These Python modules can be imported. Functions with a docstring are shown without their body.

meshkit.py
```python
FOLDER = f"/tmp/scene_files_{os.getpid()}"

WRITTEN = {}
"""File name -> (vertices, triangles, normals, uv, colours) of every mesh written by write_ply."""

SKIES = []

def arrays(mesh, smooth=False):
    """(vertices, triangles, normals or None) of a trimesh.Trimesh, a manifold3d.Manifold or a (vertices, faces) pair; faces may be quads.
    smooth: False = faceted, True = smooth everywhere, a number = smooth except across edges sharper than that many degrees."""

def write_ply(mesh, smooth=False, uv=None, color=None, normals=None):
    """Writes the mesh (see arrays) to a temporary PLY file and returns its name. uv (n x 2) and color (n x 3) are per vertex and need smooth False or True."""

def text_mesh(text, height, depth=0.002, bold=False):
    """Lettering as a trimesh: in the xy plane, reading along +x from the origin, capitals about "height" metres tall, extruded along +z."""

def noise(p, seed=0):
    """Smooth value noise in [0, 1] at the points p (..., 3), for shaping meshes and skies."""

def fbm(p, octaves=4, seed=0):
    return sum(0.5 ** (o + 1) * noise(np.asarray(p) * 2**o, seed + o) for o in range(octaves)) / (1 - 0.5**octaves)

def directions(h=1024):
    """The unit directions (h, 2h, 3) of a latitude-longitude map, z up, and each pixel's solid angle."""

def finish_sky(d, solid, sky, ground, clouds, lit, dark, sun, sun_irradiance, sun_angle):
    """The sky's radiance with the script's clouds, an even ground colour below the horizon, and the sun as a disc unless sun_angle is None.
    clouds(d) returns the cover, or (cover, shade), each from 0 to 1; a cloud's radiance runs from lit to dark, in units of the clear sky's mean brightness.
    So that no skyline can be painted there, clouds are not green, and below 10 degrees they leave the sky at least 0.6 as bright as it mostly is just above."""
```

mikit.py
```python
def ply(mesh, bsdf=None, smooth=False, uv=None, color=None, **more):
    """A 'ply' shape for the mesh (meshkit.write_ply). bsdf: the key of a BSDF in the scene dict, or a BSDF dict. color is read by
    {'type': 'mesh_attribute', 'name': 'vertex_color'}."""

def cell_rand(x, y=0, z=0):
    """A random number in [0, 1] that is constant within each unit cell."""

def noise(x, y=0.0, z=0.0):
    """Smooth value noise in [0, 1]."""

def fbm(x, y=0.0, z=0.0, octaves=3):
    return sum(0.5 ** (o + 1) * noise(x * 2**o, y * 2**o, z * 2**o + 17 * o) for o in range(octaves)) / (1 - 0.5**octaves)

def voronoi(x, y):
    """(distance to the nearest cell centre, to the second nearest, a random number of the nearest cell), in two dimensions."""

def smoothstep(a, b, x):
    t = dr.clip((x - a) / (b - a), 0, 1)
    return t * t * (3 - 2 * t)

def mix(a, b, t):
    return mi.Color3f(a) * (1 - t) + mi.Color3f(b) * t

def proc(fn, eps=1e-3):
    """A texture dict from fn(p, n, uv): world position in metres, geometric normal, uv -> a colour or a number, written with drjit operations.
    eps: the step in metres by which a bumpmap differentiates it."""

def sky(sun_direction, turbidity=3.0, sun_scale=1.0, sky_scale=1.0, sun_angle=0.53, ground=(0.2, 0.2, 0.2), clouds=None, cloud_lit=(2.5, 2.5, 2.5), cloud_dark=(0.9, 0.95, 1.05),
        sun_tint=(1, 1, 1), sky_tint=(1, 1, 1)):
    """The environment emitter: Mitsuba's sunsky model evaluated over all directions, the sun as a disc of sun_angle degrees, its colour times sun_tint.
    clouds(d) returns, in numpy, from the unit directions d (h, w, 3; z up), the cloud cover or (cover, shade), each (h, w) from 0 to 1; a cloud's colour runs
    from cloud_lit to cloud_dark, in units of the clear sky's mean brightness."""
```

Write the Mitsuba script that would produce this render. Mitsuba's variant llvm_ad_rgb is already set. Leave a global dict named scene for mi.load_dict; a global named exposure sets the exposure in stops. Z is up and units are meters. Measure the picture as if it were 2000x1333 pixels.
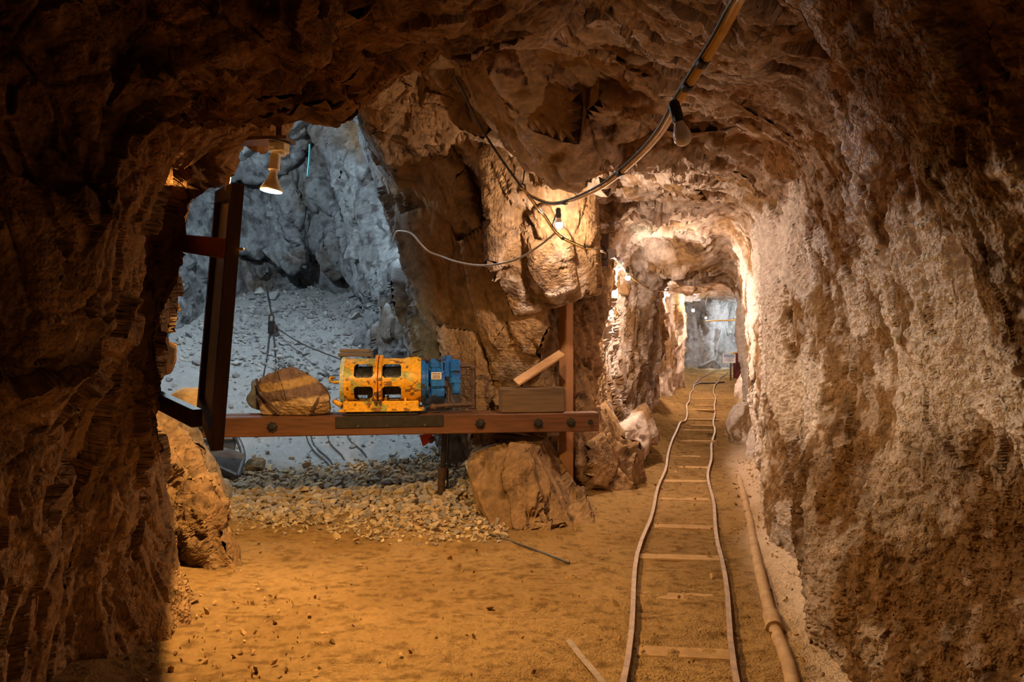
import math, random, time
import numpy as np, trimesh, mitsuba as mi, mikit, meshkit
from scipy.interpolate import RBFInterpolator
from scipy.ndimage import map_coordinates, gaussian_filter
from scipy.spatial import cKDTree
import drjit as dr

T = mi.ScalarTransform4f
scene, labels = {}, {}
rng = np.random.default_rng(7)
random.seed(7)

# ------------------------------------------------------------------ camera
EYE = np.array([0.0, 0.0, 1.5])
FPX = 1333.0
scene['camera'] = {
    'type': 'thinlens', 'fov': 2 * math.degrees(math.atan(1000 / FPX)), 'fov_axis': 'x',
    'aperture_radius': 0.0016, 'focus_distance': 6.0, 'near_clip': 0.05, 'far_clip': 100.0,
    'to_world': T().look_at(origin=[0, 0, 1.5], target=[0, 1, 1.5], up=[0, 0, 1]),
}
exposure = 0.0

# ------------------------------------------------------------------ lamps of the mine (position, radiance)
WARM = np.array([1.0, 0.74, 0.52])
FLOOD = np.array([1.12, 0.66, 0.22])
COOL = np.array([0.74, 0.90, 1.0])
STRING_BULBS = [  # position, strength
    ((0.35, 5.14, 2.375), 2300.0),
    ((1.26, 7.45, 2.19), 6000.0),
    ((2.97, 13.0, 2.38), 7500.0),
    ((4.23, 15.8, 2.60), 7000.0),
    ((5.85, 20.6, 2.20), 3500.0),
]
FLOOD_POS = (-1.27, 3.60, 2.29)
FLOOD_L = 4400.0
COOL_LAMPS = [((-3.6, 8.0, 3.9), 4300.0), ((-1.0, 8.7, 3.1), 900.0), ((4.75, 17.9, 2.3), 900.0), ((8.0, 22.4, 2.3), 5000.0)]


# ------------------------------------------------------------------ mesh helpers
def rot(v, axis, ang):
    return trimesh.transformations.rotation_matrix(ang, axis)[:3, :3] @ v


def poly_sdf(poly, X, Y):
    """signed distance (negative inside) to a polygon on arrays"""
    p = np.asarray(poly, float)
    q = np.roll(p, -1, 0)
    d = np.full(X.shape, 1e9)
    s = np.zeros(X.shape, bool)
    for a, b in zip(p, q):
        e = b - a
        wx, wy = X - a[0], Y - a[1]
        t = np.clip((wx * e[0] + wy * e[1]) / (e @ e), 0, 1)
        d = np.minimum(d, (wx - t * e[0]) ** 2 + (wy - t * e[1]) ** 2)
        c = ((a[1] <= Y) & (b[1] > Y)) | ((b[1] <= Y) & (a[1] > Y))
        with np.errstate(divide='ignore', invalid='ignore'):
            s ^= c & (X < a[0] + (Y - a[1]) / (e[1] if e[1] else 1e-12) * e[0])
    d = np.sqrt(d)
    return np.where(s, -d, d)


def smax(a, b, k):
    h = np.clip(0.5 + 0.5 * (a - b) / k, 0, 1)
    return b + (a - b) * h + k * h * (1 - h)


def smin(a, b, k):
    return -smax(-a, -b, k)


def facets(P, seeds, rs, slope, off, aniso=None):
    """broken planes: every point takes the tilted plane of its nearest seed. Returns (value, gap to the next cell)"""
    r = np.random.default_rng(rs)
    A = np.eye(3) if aniso is None else aniso
    tree = cKDTree(seeds @ A.T)
    d, i = tree.query(P @ A.T, k=2, workers=-1)
    g = r.normal(size=(len(seeds), 3)) * slope
    o = r.uniform(-off, off, len(seeds))
    i = i[:, 0]
    return o[i] + ((P - seeds[i]) * g[i]).sum(1), d[:, 1] - d[:, 0], r.random(len(seeds))[i]


def chips(P, seeds, rs, slope, cell, sign=1, aniso=None, k=6):
    """broken planes that meet in sharp edges: the envelope of tilted planes round scattered seeds (sign 1: valleys, -1: ridges)"""
    r = np.random.default_rng(rs)
    A = np.eye(3) if aniso is None else aniso
    Q, S = P @ A.T, seeds @ A.T
    _, i = cKDTree(S).query(Q, k=k, workers=-1)
    g = r.normal(size=(len(seeds), 3)) * slope
    o = r.normal(size=len(seeds)) * slope * cell * .35
    out = None
    for j in range(k):
        q = Q - S[i[:, j]]
        v = sign * (o[i[:, j]] + (q * g[i[:, j]]).sum(1)) - (q * q).sum(1) * (0.25 * slope / cell)
        out = v if out is None else np.maximum(out, v)
    return sign * (out + .25 * slope * cell), r.random(len(seeds))[i[:, 0]]


def vnoise(P, seed=0):
    """smooth value noise from 0 to 1 at points (n, 3)"""
    i = np.floor(P)
    t = (P - i).astype(np.float32)
    i = i.astype(np.int64).astype(np.uint32)
    t = t * t * (3 - 2 * t)
    hx = [(i[:, 0] + np.uint32(k)) * np.uint32(2246822519) for k in (0, 1)]
    hy = [(i[:, 1] + np.uint32(k)) * np.uint32(3266489917) for k in (0, 1)]
    hz = [(i[:, 2] + np.uint32(k)) * np.uint32(668265263) + np.uint32(seed * 374761393 & 0xFFFFFFFF) for k in (0, 1)]
    w = [(1 - t[:, k], t[:, k]) for k in range(3)]
    out = np.zeros(len(P), np.float32)
    for a in (0, 1):
        for b in (0, 1):
            hab = hx[a] ^ (hy[b] << np.uint32(7)) ^ (hy[b] >> np.uint32(25))
            wab = w[0][a] * w[1][b]
            for c in (0, 1):
                h = hab + hz[c]
                h = (h ^ (h >> np.uint32(15))) * np.uint32(2246822519)
                h = (h ^ (h >> np.uint32(13))) * np.uint32(3266489917)
                out += ((h ^ (h >> np.uint32(16))) >> np.uint32(8)).astype(np.float32) * (wab * w[2][c])
    return out / 16777215.0


def fbm(P, scale, octaves=4, seed=0):
    Q = np.asarray(P, float) / scale
    return sum(0.5 ** (o + 1) * vnoise(Q * 2.03 ** o + 7.3 * o, seed + 31 * o) for o in range(octaves)) / (1 - 0.5 ** octaves) - 0.5


def surface_nets(F, lo, h):
    neg = F < 0
    nx, ny, nz = F.shape
    cnt = np.zeros((nx - 1, ny - 1, nz - 1), np.int8)
    for a, b, c in np.ndindex(2, 2, 2):
        cnt += neg[a:nx - 1 + a, b:ny - 1 + b, c:nz - 1 + c]
    act = (cnt > 0) & (cnt < 8)
    ijk = np.argwhere(act)
    idx = np.full(act.shape, -1, np.int64)
    idx[act] = np.arange(len(ijk))
    acc, num = np.zeros((len(ijk), 3)), np.zeros(len(ijk))
    for ax in range(3):
        o1, o2 = [k for k in range(3) if k != ax]
        for u, v in np.ndindex(2, 2):
            a = np.zeros(3, int); a[o1], a[o2] = u, v
            b = a.copy(); b[ax] = 1
            fa, fb = F[tuple((ijk + a).T)], F[tuple((ijk + b).T)]
            m = (fa < 0) != (fb < 0)
            t = np.where(m, fa / np.where(m, fa - fb, 1), 0)
            p = np.repeat(a[None].astype(float), len(ijk), 0); p[:, ax] = t
            acc += p * m[:, None]; num += m
    V = lo + (ijk + acc / num[:, None]) * h
    quads = []
    for ax in range(3):
        o1, o2 = [k for k in range(3) if k != ax]
        sl = [slice(1, -1)] * 3
        sl[ax] = slice(0, None)
        n0 = np.take(neg, range(0, F.shape[ax] - 1), ax)
        n1 = np.take(neg, range(1, F.shape[ax]), ax)
        ch = n0 != n1
        e = np.argwhere(ch)
        ok = (e[:, o1] > 0) & (e[:, o1] < F.shape[o1] - 1) & (e[:, o2] > 0) & (e[:, o2] < F.shape[o2] - 1)
        e = e[ok]
        q = []
        for u, v in ((0, 0), (1, 0), (1, 1), (0, 1)):
            c = e.copy(); c[:, o1] -= u; c[:, o2] -= v
            q.append(idx[tuple(c.T)])
        q = np.stack(q, 1)
        flip = n0[tuple(e.T)] ^ (ax == 1)
        q[flip] = q[flip][:, ::-1]
        quads.append(q)
    Q = np.vstack(quads)
    return V, np.vstack([Q[:, [0, 1, 2]], Q[:, [0, 2, 3]]])


def project(P):
    d = np.maximum(P[:, 1] - EYE[1], 0.05)
    return np.stack([1000 + (P[:, 0] - EYE[0]) / d * FPX, 666.5 - (P[:, 2] - EYE[2]) / d * FPX], 1), d


def refine(V, Fc, px=5.0, rounds=7, cap=0.5, seen=None, A=None):
    """conforming subdivision until an edge is short seen from where visitors stand (fewer triangles far away and outside the view)"""
    for _ in range(rounds):
        E = np.sort(np.vstack([Fc[:, [0, 1]], Fc[:, [1, 2]], Fc[:, [2, 0]]]), 1)
        key = E[:, 0] * (len(V) + 1) + E[:, 1]
        uk, inv = np.unique(key, return_inverse=True)
        a, b = uk // (len(V) + 1), uk % (len(V) + 1)
        M = (V[a] + V[b]) / 2
        L = np.linalg.norm(V[a] - V[b], axis=1)
        s, d = project(M)
        dist = np.linalg.norm(M - EYE, axis=1)
        inside = (s[:, 0] > -160) & (s[:, 0] < 2160) & (s[:, 1] > -160) & (s[:, 1] < 1490) & (M[:, 1] > 0.8)
        view = (M - EYE) / dist[:, None]
        e = (V[b] - V[a]) / np.maximum(L, 1e-9)[:, None]
        across = L * np.sqrt(np.maximum(1 - (e * view).sum(1) ** 2, 0.06))
        pix = across / dist * FPX
        if seen is not None:
            inside &= seen[1][seen[0].query(M, workers=-1)[1]]
        split = np.where(inside, pix > px, pix > px * 9) & (L > 0.004) | (L > cap)
        if not split.any():
            break
        new = np.full(len(uk), -1, np.int64)
        new[split] = len(V) + np.arange(split.sum())
        V = np.vstack([V, M[split]])
        if A is not None:
            A = np.vstack([A, (A[a] + A[b])[split] / 2])
        n = len(Fc)
        m = np.stack([new[inv[:n]], new[inv[n:2 * n]], new[inv[2 * n:]]], 1)
        k = (m >= 0).sum(1)
        out = [Fc[k == 0]]
        f, mm = Fc[k == 3], m[k == 3]
        out += [np.stack([f[:, 0], mm[:, 0], mm[:, 2]], 1), np.stack([f[:, 1], mm[:, 1], mm[:, 0]], 1), np.stack([f[:, 2], mm[:, 2], mm[:, 1]], 1), mm]
        f, mm = Fc[k == 1], m[k == 1]
        for j in range(3):
            w = mm[:, j] >= 0
            g, q = f[w], mm[w, j]
            out += [np.stack([g[:, j], q, g[:, (j + 2) % 3]], 1), np.stack([q, g[:, (j + 1) % 3], g[:, (j + 2) % 3]], 1)]
        f, mm = Fc[k == 2], m[k == 2]
        for j in range(3):          # edge j is whole
            w = mm[:, j] < 0
            g, q1, q2 = f[w], mm[w, (j + 1) % 3], mm[w, (j + 2) % 3]
            ga, gb, gc = g[:, j], g[:, (j + 1) % 3], g[:, (j + 2) % 3]
            out += [np.stack([q1, gc, q2], 1), np.stack([ga, gb, q1], 1), np.stack([ga, q1, q2], 1)]
        Fc = np.vstack(out)
    return (V, Fc) if A is None else (V, Fc, A)


def vnormals(V, Fc):
    n = np.zeros_like(V)
    fn = np.cross(V[Fc[:, 1]] - V[Fc[:, 0]], V[Fc[:, 2]] - V[Fc[:, 0]])
    for k in range(3):
        for c in range(3):
            n[:, c] += np.bincount(Fc[:, k], fn[:, c], len(V))
    return n / np.maximum(np.linalg.norm(n, axis=1, keepdims=True), 1e-20)


def piece(V, Fc, N, C, faces, bsdf):
    """a named piece of a larger surface, with its normals and colours"""
    f = Fc[faces]
    u, inv = np.unique(f, return_inverse=True)
    path = meshkit.write_ply((V[u], inv.reshape(-1, 3)), True, color=C[u], normals=N[u])
    return {'type': 'ply', 'filename': path, 'face_normals': False, 'bsdf': {'type': 'ref', 'id': bsdf}}


def sstep(a, b, x):
    t = np.clip((x - a) / (b - a), 0, 1)
    return t * t * (3 - 2 * t)


def lerp(a, b, t):
    return np.asarray(a) * (1 - t[:, None]) + np.asarray(b) * t[:, None]


# ------------------------------------------------------------------ plan of the mine
DRIFT = [(-2.5, -2), (-2.5, 0.4), (-1.9, 1.2), (-1.46, 1.95), (-1.56, 2.2), (-1.72, 2.5), (-1.82, 3.2), (-2.1, 3.8), (-2.55, 4.4), (-3.1, 5.3), (-3.5, 6.2),
         (-3.0, 7.0), (-.55, 7.1), (-.4, 6.8), (-.05, 6.55), (.25, 6.6), (.68, 6.7), (.85, 7.0), (1.02, 7.8), (1.12, 8.5), (1.3, 8.8), (1.68, 9.6), (2.0, 10.6), (2.25, 11.6), (2.48, 12.2),
         (2.92, 14), (3.45, 15.2), (4.0, 16.4), (4.25, 18), (4.8, 20.5), (5.2, 22.8), (5.6, 23.8), (6.8, 23.5), (7.6, 24.1), (8.6, 24.1), (8.6, 21.8), (7.6, 21.4), (7.2, 20.4),
         (6.55, 18.8), (5.85, 16.6), (5.05, 14.5), (4.24, 12), (3.45, 10), (2.84, 8), (2.24, 6), (1.83, 4.4), (1.6, 3.2), (1.5, 2.5), (1.42, 2.05), (1.22, 1.8), (1.5, 0.9), (1.7, -2)]
STOPE = [(-2.5, 4.6), (-3.2, 6.0), (-4.3, 6.6), (-4.9, 9), (-4.7, 11.5), (-3.6, 13), (-2.2, 12.9), (-1.6, 11.0), (-1.1, 10.2), (-.6, 11.3), (-.2, 10.6), (-.1, 9.4), (.1, 8.7), (-.4, 8.0), (-.55, 7.6),
         (-.42, 6.9), (-.32, 6.0), (.12, 4.9), (.1, 4.2), (-2.0, 4.2)]
CEIL = np.array([(-1.3, -2, 3.0), (0, -2, 3.1), (1.2, -2, 2.9), (-1.8, 1, 2.95), (-1.2, 1, 3.05), (0, 1, 3.1), (1.2, 1, 2.8), (-1.3, 2.2, 2.35), (-.5, 2.5, 2.9), (.3, 2.5, 2.9), (1.2, 2.5, 2.6),
                 (-1.6, 3.4, 2.4), (-1.2, 3.4, 2.82), (-.8, 3.6, 3.38), (-.5, 3.8, 3.75), (0, 3.6, 3.2), (.5, 3.6, 3.1), (0, 4.1, 3.1), (.6, 4.0, 3.05), (1.2, 4.0, 2.9), (1.2, 3.6, 2.75), (1.6, 3.6, 2.55),
                 (-.3, 5, 3.5), (.1, 4.5, 2.72), (.7, 4.4, 2.70), (1.2, 4.4, 2.7), (.2, 4.9, 2.85), (.8, 5, 2.85), (1.5, 5, 2.72), (2., 5, 2.62), (-2, 4.4, 2.5), (-1.2, 4.2, 3.7), (-.9, 4.2, 4.0), (-.5, 4.4, 4.0), (-1.6, 4.2, 2.8),
                 (.5, 6.5, 2.8), (1.2, 6.5, 2.85), (2, 6.5, 2.8), (1.6, 8, 2.9), (2.5, 8, 2.85), (1.8, 8.7, 2.9), (2.8, 8.7, 2.8), (2., 9.2, 2.48), (3.1, 9.3, 2.48), (2.4, 10.5, 2.55),
                 (3.4, 10.5, 2.55), (2.9, 12, 2.62), (3.8, 12, 2.6), (3, 12.6, 2.95), (4.1, 12.6, 2.9), (3.6, 13.7, 2.95), (4.4, 13.7, 2.85), (3.7, 14.2, 2.62), (4.6, 14.3, 2.6), (4.1, 15.5, 2.95), (5.0, 15.5, 2.9), (4.4, 17, 2.95),
                 (5.3, 17, 2.9), (4.7, 18.3, 2.72), (5.8, 18.3, 2.65), (5.1, 19.5, 3.0), (6.3, 19.5, 3.0), (5.4, 22, 3), (8, 22, 3), (6, 24.5, 3)])
ROOF = np.array([(-2.3, 4.3, 2.9), (-1.5, 4.4, 4.2), (-.8, 4.4, 5.0), (-3.5, 6, 3.6), (-2.4, 6, 4.9), (-1.2, 6, 5.6), (-4.8, 9, 4.0), (-3.2, 9, 5.0), (-1.8, 9, 5.4), (-3.8, 12.5, 4.2), (-2, 12.5, 5), (-.3, 11, 5)])

GH = 0.08
G0 = np.array([-6.4, -2.4, -0.4])
GN = np.array([190, 344, 76])


def grid2(fn, h=0.05):
    xs, ys = np.arange(-7.5, 10, h), np.arange(-3, 26, h)
    X, Y = np.meshgrid(xs, ys, indexing='ij')
    return fn(X, Y).astype(np.float32), h


def look2(g, x, y):
    a, h = g
    return map_coordinates(a, [(x + 7.5) / h, (y + 3) / h], order=1, mode='nearest')


drift2 = grid2(lambda X, Y: poly_sdf(DRIFT, X, Y))
stope2 = grid2(lambda X, Y: poly_sdf(STOPE, X, Y))


def rbf2(pts, smooth=0.0):
    r = RBFInterpolator(pts[:, :2], pts[:, 2], kernel='linear', smoothing=smooth)
    return grid2(lambda X, Y: r(np.stack([X.ravel(), Y.ravel()], 1)).reshape(X.shape), 0.15)


ceil2, roof2 = rbf2(CEIL, 0.002), rbf2(ROOF)

# the floor: sand in the drift, a dusty talus in the chamber
FLOORP = np.array([(0, -2, 0), (-1.2, 0, 0), (1.2, 0, 0), (-1.4, 3, .02), (0, 3, 0), (1.4, 3, .0), (-2, 4.6, 0), (-1, 4.6, -.01), (0, 4.6, 0), (.8, 5, 0), (1.7, 5, .02),
                   (-2.3, 5.6, .02), (-1.4, 5.6, .03), (-.6, 5.6, .02), (-3, 6.8, .08), (-1.9, 6.7, 0.03), (-1.2, 6.8, .03), (-.6, 6.6, .08), (-3.2, 7.8, .1), (-1.9, 7.7, .02), (-1.0, 7.6, .1), (-.5, 7.4, .16),
                   (-4, 8.6, .5), (-2.5, 8.6, .22), (-1.5, 8.6, .25), (-.6, 8.6, .35), (-4.5, 10, 1.35), (-3, 10, 1.0), (-1.5, 10, .9), (-.3, 10, 1.0), (-4.4, 12, 2.2), (-3.0, 12, 2.1), (-1.8, 12, 2.15), (-3, 13.2, 2.5), (-1.8, 13.2, 2.6),
                   (1.2, 7, 0), (2.2, 7, 0.02), (1.8, 9, .02), (3, 9, .02), (2.8, 12, .1), (3.6, 12, .1), (3.6, 14.5, .19), (4.5, 14.5, .2), (4.5, 17, .28), (5.3, 17, .28), (5.2, 20, .38), (6.5, 20, .38), (5.5, 23, .5), (8, 23, .5)])
floor2 = rbf2(FLOORP, 0.01)


def floor_z(x, y):
    x, y = np.atleast_1d(x).astype(float), np.atleast_1d(y).astype(float)
    P = np.stack([x, y, np.zeros_like(x)], 1)
    z = look2(floor2, x, y)
    w = np.minimum(look2(drift2, x, y), look2(stope2, x, y))
    z = z + 0.10 * np.exp(-np.maximum(-w, 0) / 0.16) * (0.4 + 1.2 * vnoise(P / 0.5, 3))
    return z + 0.035 * fbm(P, 0.9, 3, 5)


def sd_box(P, c, half, r=0.1, yaw=0.0, tilt=0.0):
    R = trimesh.transformations.euler_matrix(tilt, 0, yaw)[:3, :3]
    q = np.abs((P - np.asarray(c)) @ R) - (np.asarray(half) - r)
    return np.linalg.norm(np.maximum(q, 0), axis=1) + np.minimum(q.max(1), 0) - r


def U(px, py, depth):
    """the place that lies depth metres ahead of the tripod in the direction of a spot of the view"""
    return np.array([(px - 1000) / FPX * depth, depth, 1.5 - (py - 666.5) / FPX * depth])


def sd_hull(P, pts):
    """distance to a rock given by its corners"""
    from scipy.spatial import ConvexHull
    e = np.unique(ConvexHull(np.asarray(pts)).equations.round(5), axis=0)
    return (P @ e[:, :3].T + e[:, 3]).max(1)


def slab(front, thick, tilt=0.0):
    """corners of a slab of rock: its front face (direction and depth of each corner) carried back by its thickness"""
    f = [U(*q) for q in front]
    return f + [p + [0.15 * thick, thick, tilt * thick] for p in f]


def sd_ell(P, c, rad):
    q = (P - np.asarray(c)) / np.asarray(rad)
    k = np.linalg.norm(q, axis=1)
    return (k - 1) * np.min(rad)


PILLAR = [
    # the pillar: leaning slabs, and the brow over the beam that the first bulb lights
    slab([(940, 300, 5.45), (1040, 225, 5.25), (1150, 270, 5.5), (1160, 470, 5.75), (1165, 575, 6.0), (1090, 580, 5.9), (1010, 610, 6.05), (962, 500, 5.75)], 1.3, .2),
    slab([(1015, 440, 5.62), (1062, 410, 5.5), (1105, 470, 5.6), (1120, 560, 5.8), (1075, 575, 5.8), (1035, 530, 5.7)], .5),
    slab([(905, 470, 6.2), (960, 440, 6.1), (1010, 600, 6.15), (1050, 700, 6.3), (1000, 770, 6.5), (950, 690, 6.3)], .7),
    slab([(770, 430, 6.7), (860, 400, 6.3), (930, 560, 6.35), (965, 740, 6.5), (900, 720, 6.7), (820, 600, 6.7)], .8),
    slab([(860, 640, 6.5), (930, 650, 6.35), (960, 770, 6.45), (930, 830, 6.5), (880, 800, 6.6)], .5),
    slab([(760, 200, 6.2), (830, 150, 5.6), (900, 330, 5.9), (940, 460, 6.2), (870, 450, 6.4), (790, 330, 6.5)], .8),
    slab([(1000, 600, 6.1), (1050, 590, 6.05), (1062, 640, 6.1), (1045, 690, 6.2), (1005, 670, 6.2)], .4),
    # foot of the pillar
    slab([(905, 905, 6.1), (1000, 872, 5.95), (1045, 880, 6.0), (1090, 960, 5.9), (1125, 1040, 5.45), (1040, 1046, 5.3), (960, 1030, 5.5), (930, 990, 5.8)], .7),
    slab([(985, 905, 5.85), (1030, 890, 5.85), (1060, 960, 5.65), (1085, 1045, 5.3), (1000, 1040, 5.35)], .5),
    slab([(1085, 985, 5.9), (1135, 975, 5.9), (1155, 1035, 5.5), (1090, 1045, 5.4)], .4),
    slab([(1132, 815, 6.85), (1178, 800, 7.1), (1208, 850, 7.25), (1216, 935, 7.05), (1165, 955, 6.65), (1130, 935, 6.55)], .6),
    slab([(1150, 870, 6.7), (1190, 850, 6.9), (1206, 905, 6.85), (1180, 950, 6.6), (1150, 945, 6.5)], .4),
    slab([(1215, 840, 7.6), (1262, 800, 8.2), (1280, 850, 8.2), (1262, 893, 8.0), (1222, 905, 7.5)], .5),
]
ROCKS = [  # lumps and hollows; solid lumps that stand proud of the walls: (kind, centre, size, ...)
    ('void', (.50, 6.50, 1.0), (.24, .34, 1.05), .08),             # recess behind the post
    ('void', (.28, 6.40, 1.25), (.5, .30, .48), .08),
    ('ell', (1.02, 7.3, -.1), (.26, .55, .6)),
    ('ell', (-2.60, 4.5, .05), (.42, .8, .78)),
    ('ell', (1.95, 3.0, .35), (.50, 1.2, .95)),
    ('ell', (-2.25, 3.2, -.3), (.44, .9, 1.4)),
    ('ell', (-3.28, 4.9, 0.0), (.78, 1.1, 1.30)),
    ('ell', (3.4, 9.8, .2), (.3, .5, .55)),
    ('ell', (5.45, 15.6, .2), (.35, .5, .5)),
    ('box', (-1.35, 10.6, 1.6), (.75, .6, 1.3), .2, .4, .1),
    ('box', (-3.0, 12.7, 4.2), (1.9, .75, 1.1), .15, .1, .25),
]


def air(P):
    """signed distance of the hollow: negative in the air"""
    x, y, z = P.T
    w = P + np.stack([fbm(P, 1.3, 2, s) for s in (11, 12, 13)], 1) * (np.where((x > .3) & (y > 4.5), .14, .3))[:, None]
    wx, wy, wz = w.T
    lean = np.where(y < 6, 0.10 * np.clip(wz - 1.0, 0, 3), 0.08 * (wz - 1))
    d1 = look2(drift2, wx, wy) + lean * .6
    d1 = smax(d1, wz - look2(ceil2, wx, wy), 0.45)
    d2 = look2(stope2, wx + 0.27 * wz, wy)
    d2 = smax(d2, wz - look2(roof2, wx + 0.2 * wz, wy), 0.6)
    d2 = np.maximum(d2, (4.25 + 0.12 * (wz - 2.4)) - wy)
    d = smin(d1, d2, 0.08)
    for k, c, *r in ROCKS:
        s, *r = r
        near = np.linalg.norm(P - np.asarray(c), axis=1) < max(s) * 1.8 + .4
        q = sd_box(w[near], c, s, *r) if k in ('box', 'void') else sd_ell(w[near], c, s)
        d[near] = smin(d[near], q, .05) if k == 'void' else smax(d[near], -q, 0.06)
    return d


t0 = time.time()
ix = [np.arange(n) for n in GN]
coarse = GH * 4
# a first look on a coarse lattice says where the surface can be; only there is the fine lattice filled
gx = [G0[k] + GH * ix[k] for k in range(3)]
CN = [int(math.ceil(n / 4)) + 1 for n in GN]
C3 = np.stack(np.meshgrid(*[G0[k] + coarse * np.arange(CN[k]) for k in range(3)], indexing='ij'), -1)
FC = air(C3.reshape(-1, 3)).reshape(C3.shape[:3])
A3 = np.meshgrid(*[np.arange(n) / 4 for n in GN], indexing='ij')
F3 = map_coordinates(FC, A3, order=1)
near = np.abs(F3) < 0.75
P = np.stack([G0[k] + GH * A3[k][near] * 4 for k in range(3)], 1)
f = air(P)
# large broken blocks, cut into the field so that they can overhang


def lattice(cell, seed):
    """one jittered point for every cell of space, the same whatever the walls do"""
    n = np.ceil(GN * GH / cell).astype(int)
    g = np.stack(np.meshgrid(*[np.arange(k) for k in n], indexing='ij'), -1).reshape(-1, 3)
    return G0 + (g + np.random.default_rng(seed).random(g.shape)) * cell


blocks = lattice(.62, 3)
RIBDIR = np.array([-.27, 0, 1]) / math.hypot(.27, 1)
AN = np.eye(3) - 0.68 * np.outer(RIBDIR, RIBDIR)
b1, _ = chips(P, blocks, 21, 0.55, 0.7, 1, AN)
kblock = np.where((P[:, 0] > .5) & (P[:, 1] > 2), .25, .8)
kblock = np.where(P[:, 1] > 8.5, np.where(P[:, 0] < 0, 1.1, .4), kblock)
b1 -= b1.mean()
f = f + (np.clip(b1, -.17, .17) - .01) * kblock
F3[near] = f
F3 = gaussian_filter(F3, .7)
V, Fc = surface_nets(F3, G0, GH)
print('nets', len(V), time.time() - t0)


def field(Pq, G=F3):
    q = (Pq - G0) / GH
    return map_coordinates(G, q.T, order=1, mode='nearest')


keep = V[Fc].mean(1)
keep = keep[:, 2] > floor_z(keep[:, 0], keep[:, 1]) - 0.3
Fc = Fc[keep]


def near_wall(cell, seed):
    q = lattice(cell, seed)
    return q[np.abs(field(q)) < cell * .62]


seeds_l, seeds_m, seeds_s = near_wall(.5, 30), near_wall(.24, 31), near_wall(.09, 32)
print('seeds', len(seeds_l), len(seeds_m), len(seeds_s), time.time() - t0)


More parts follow.
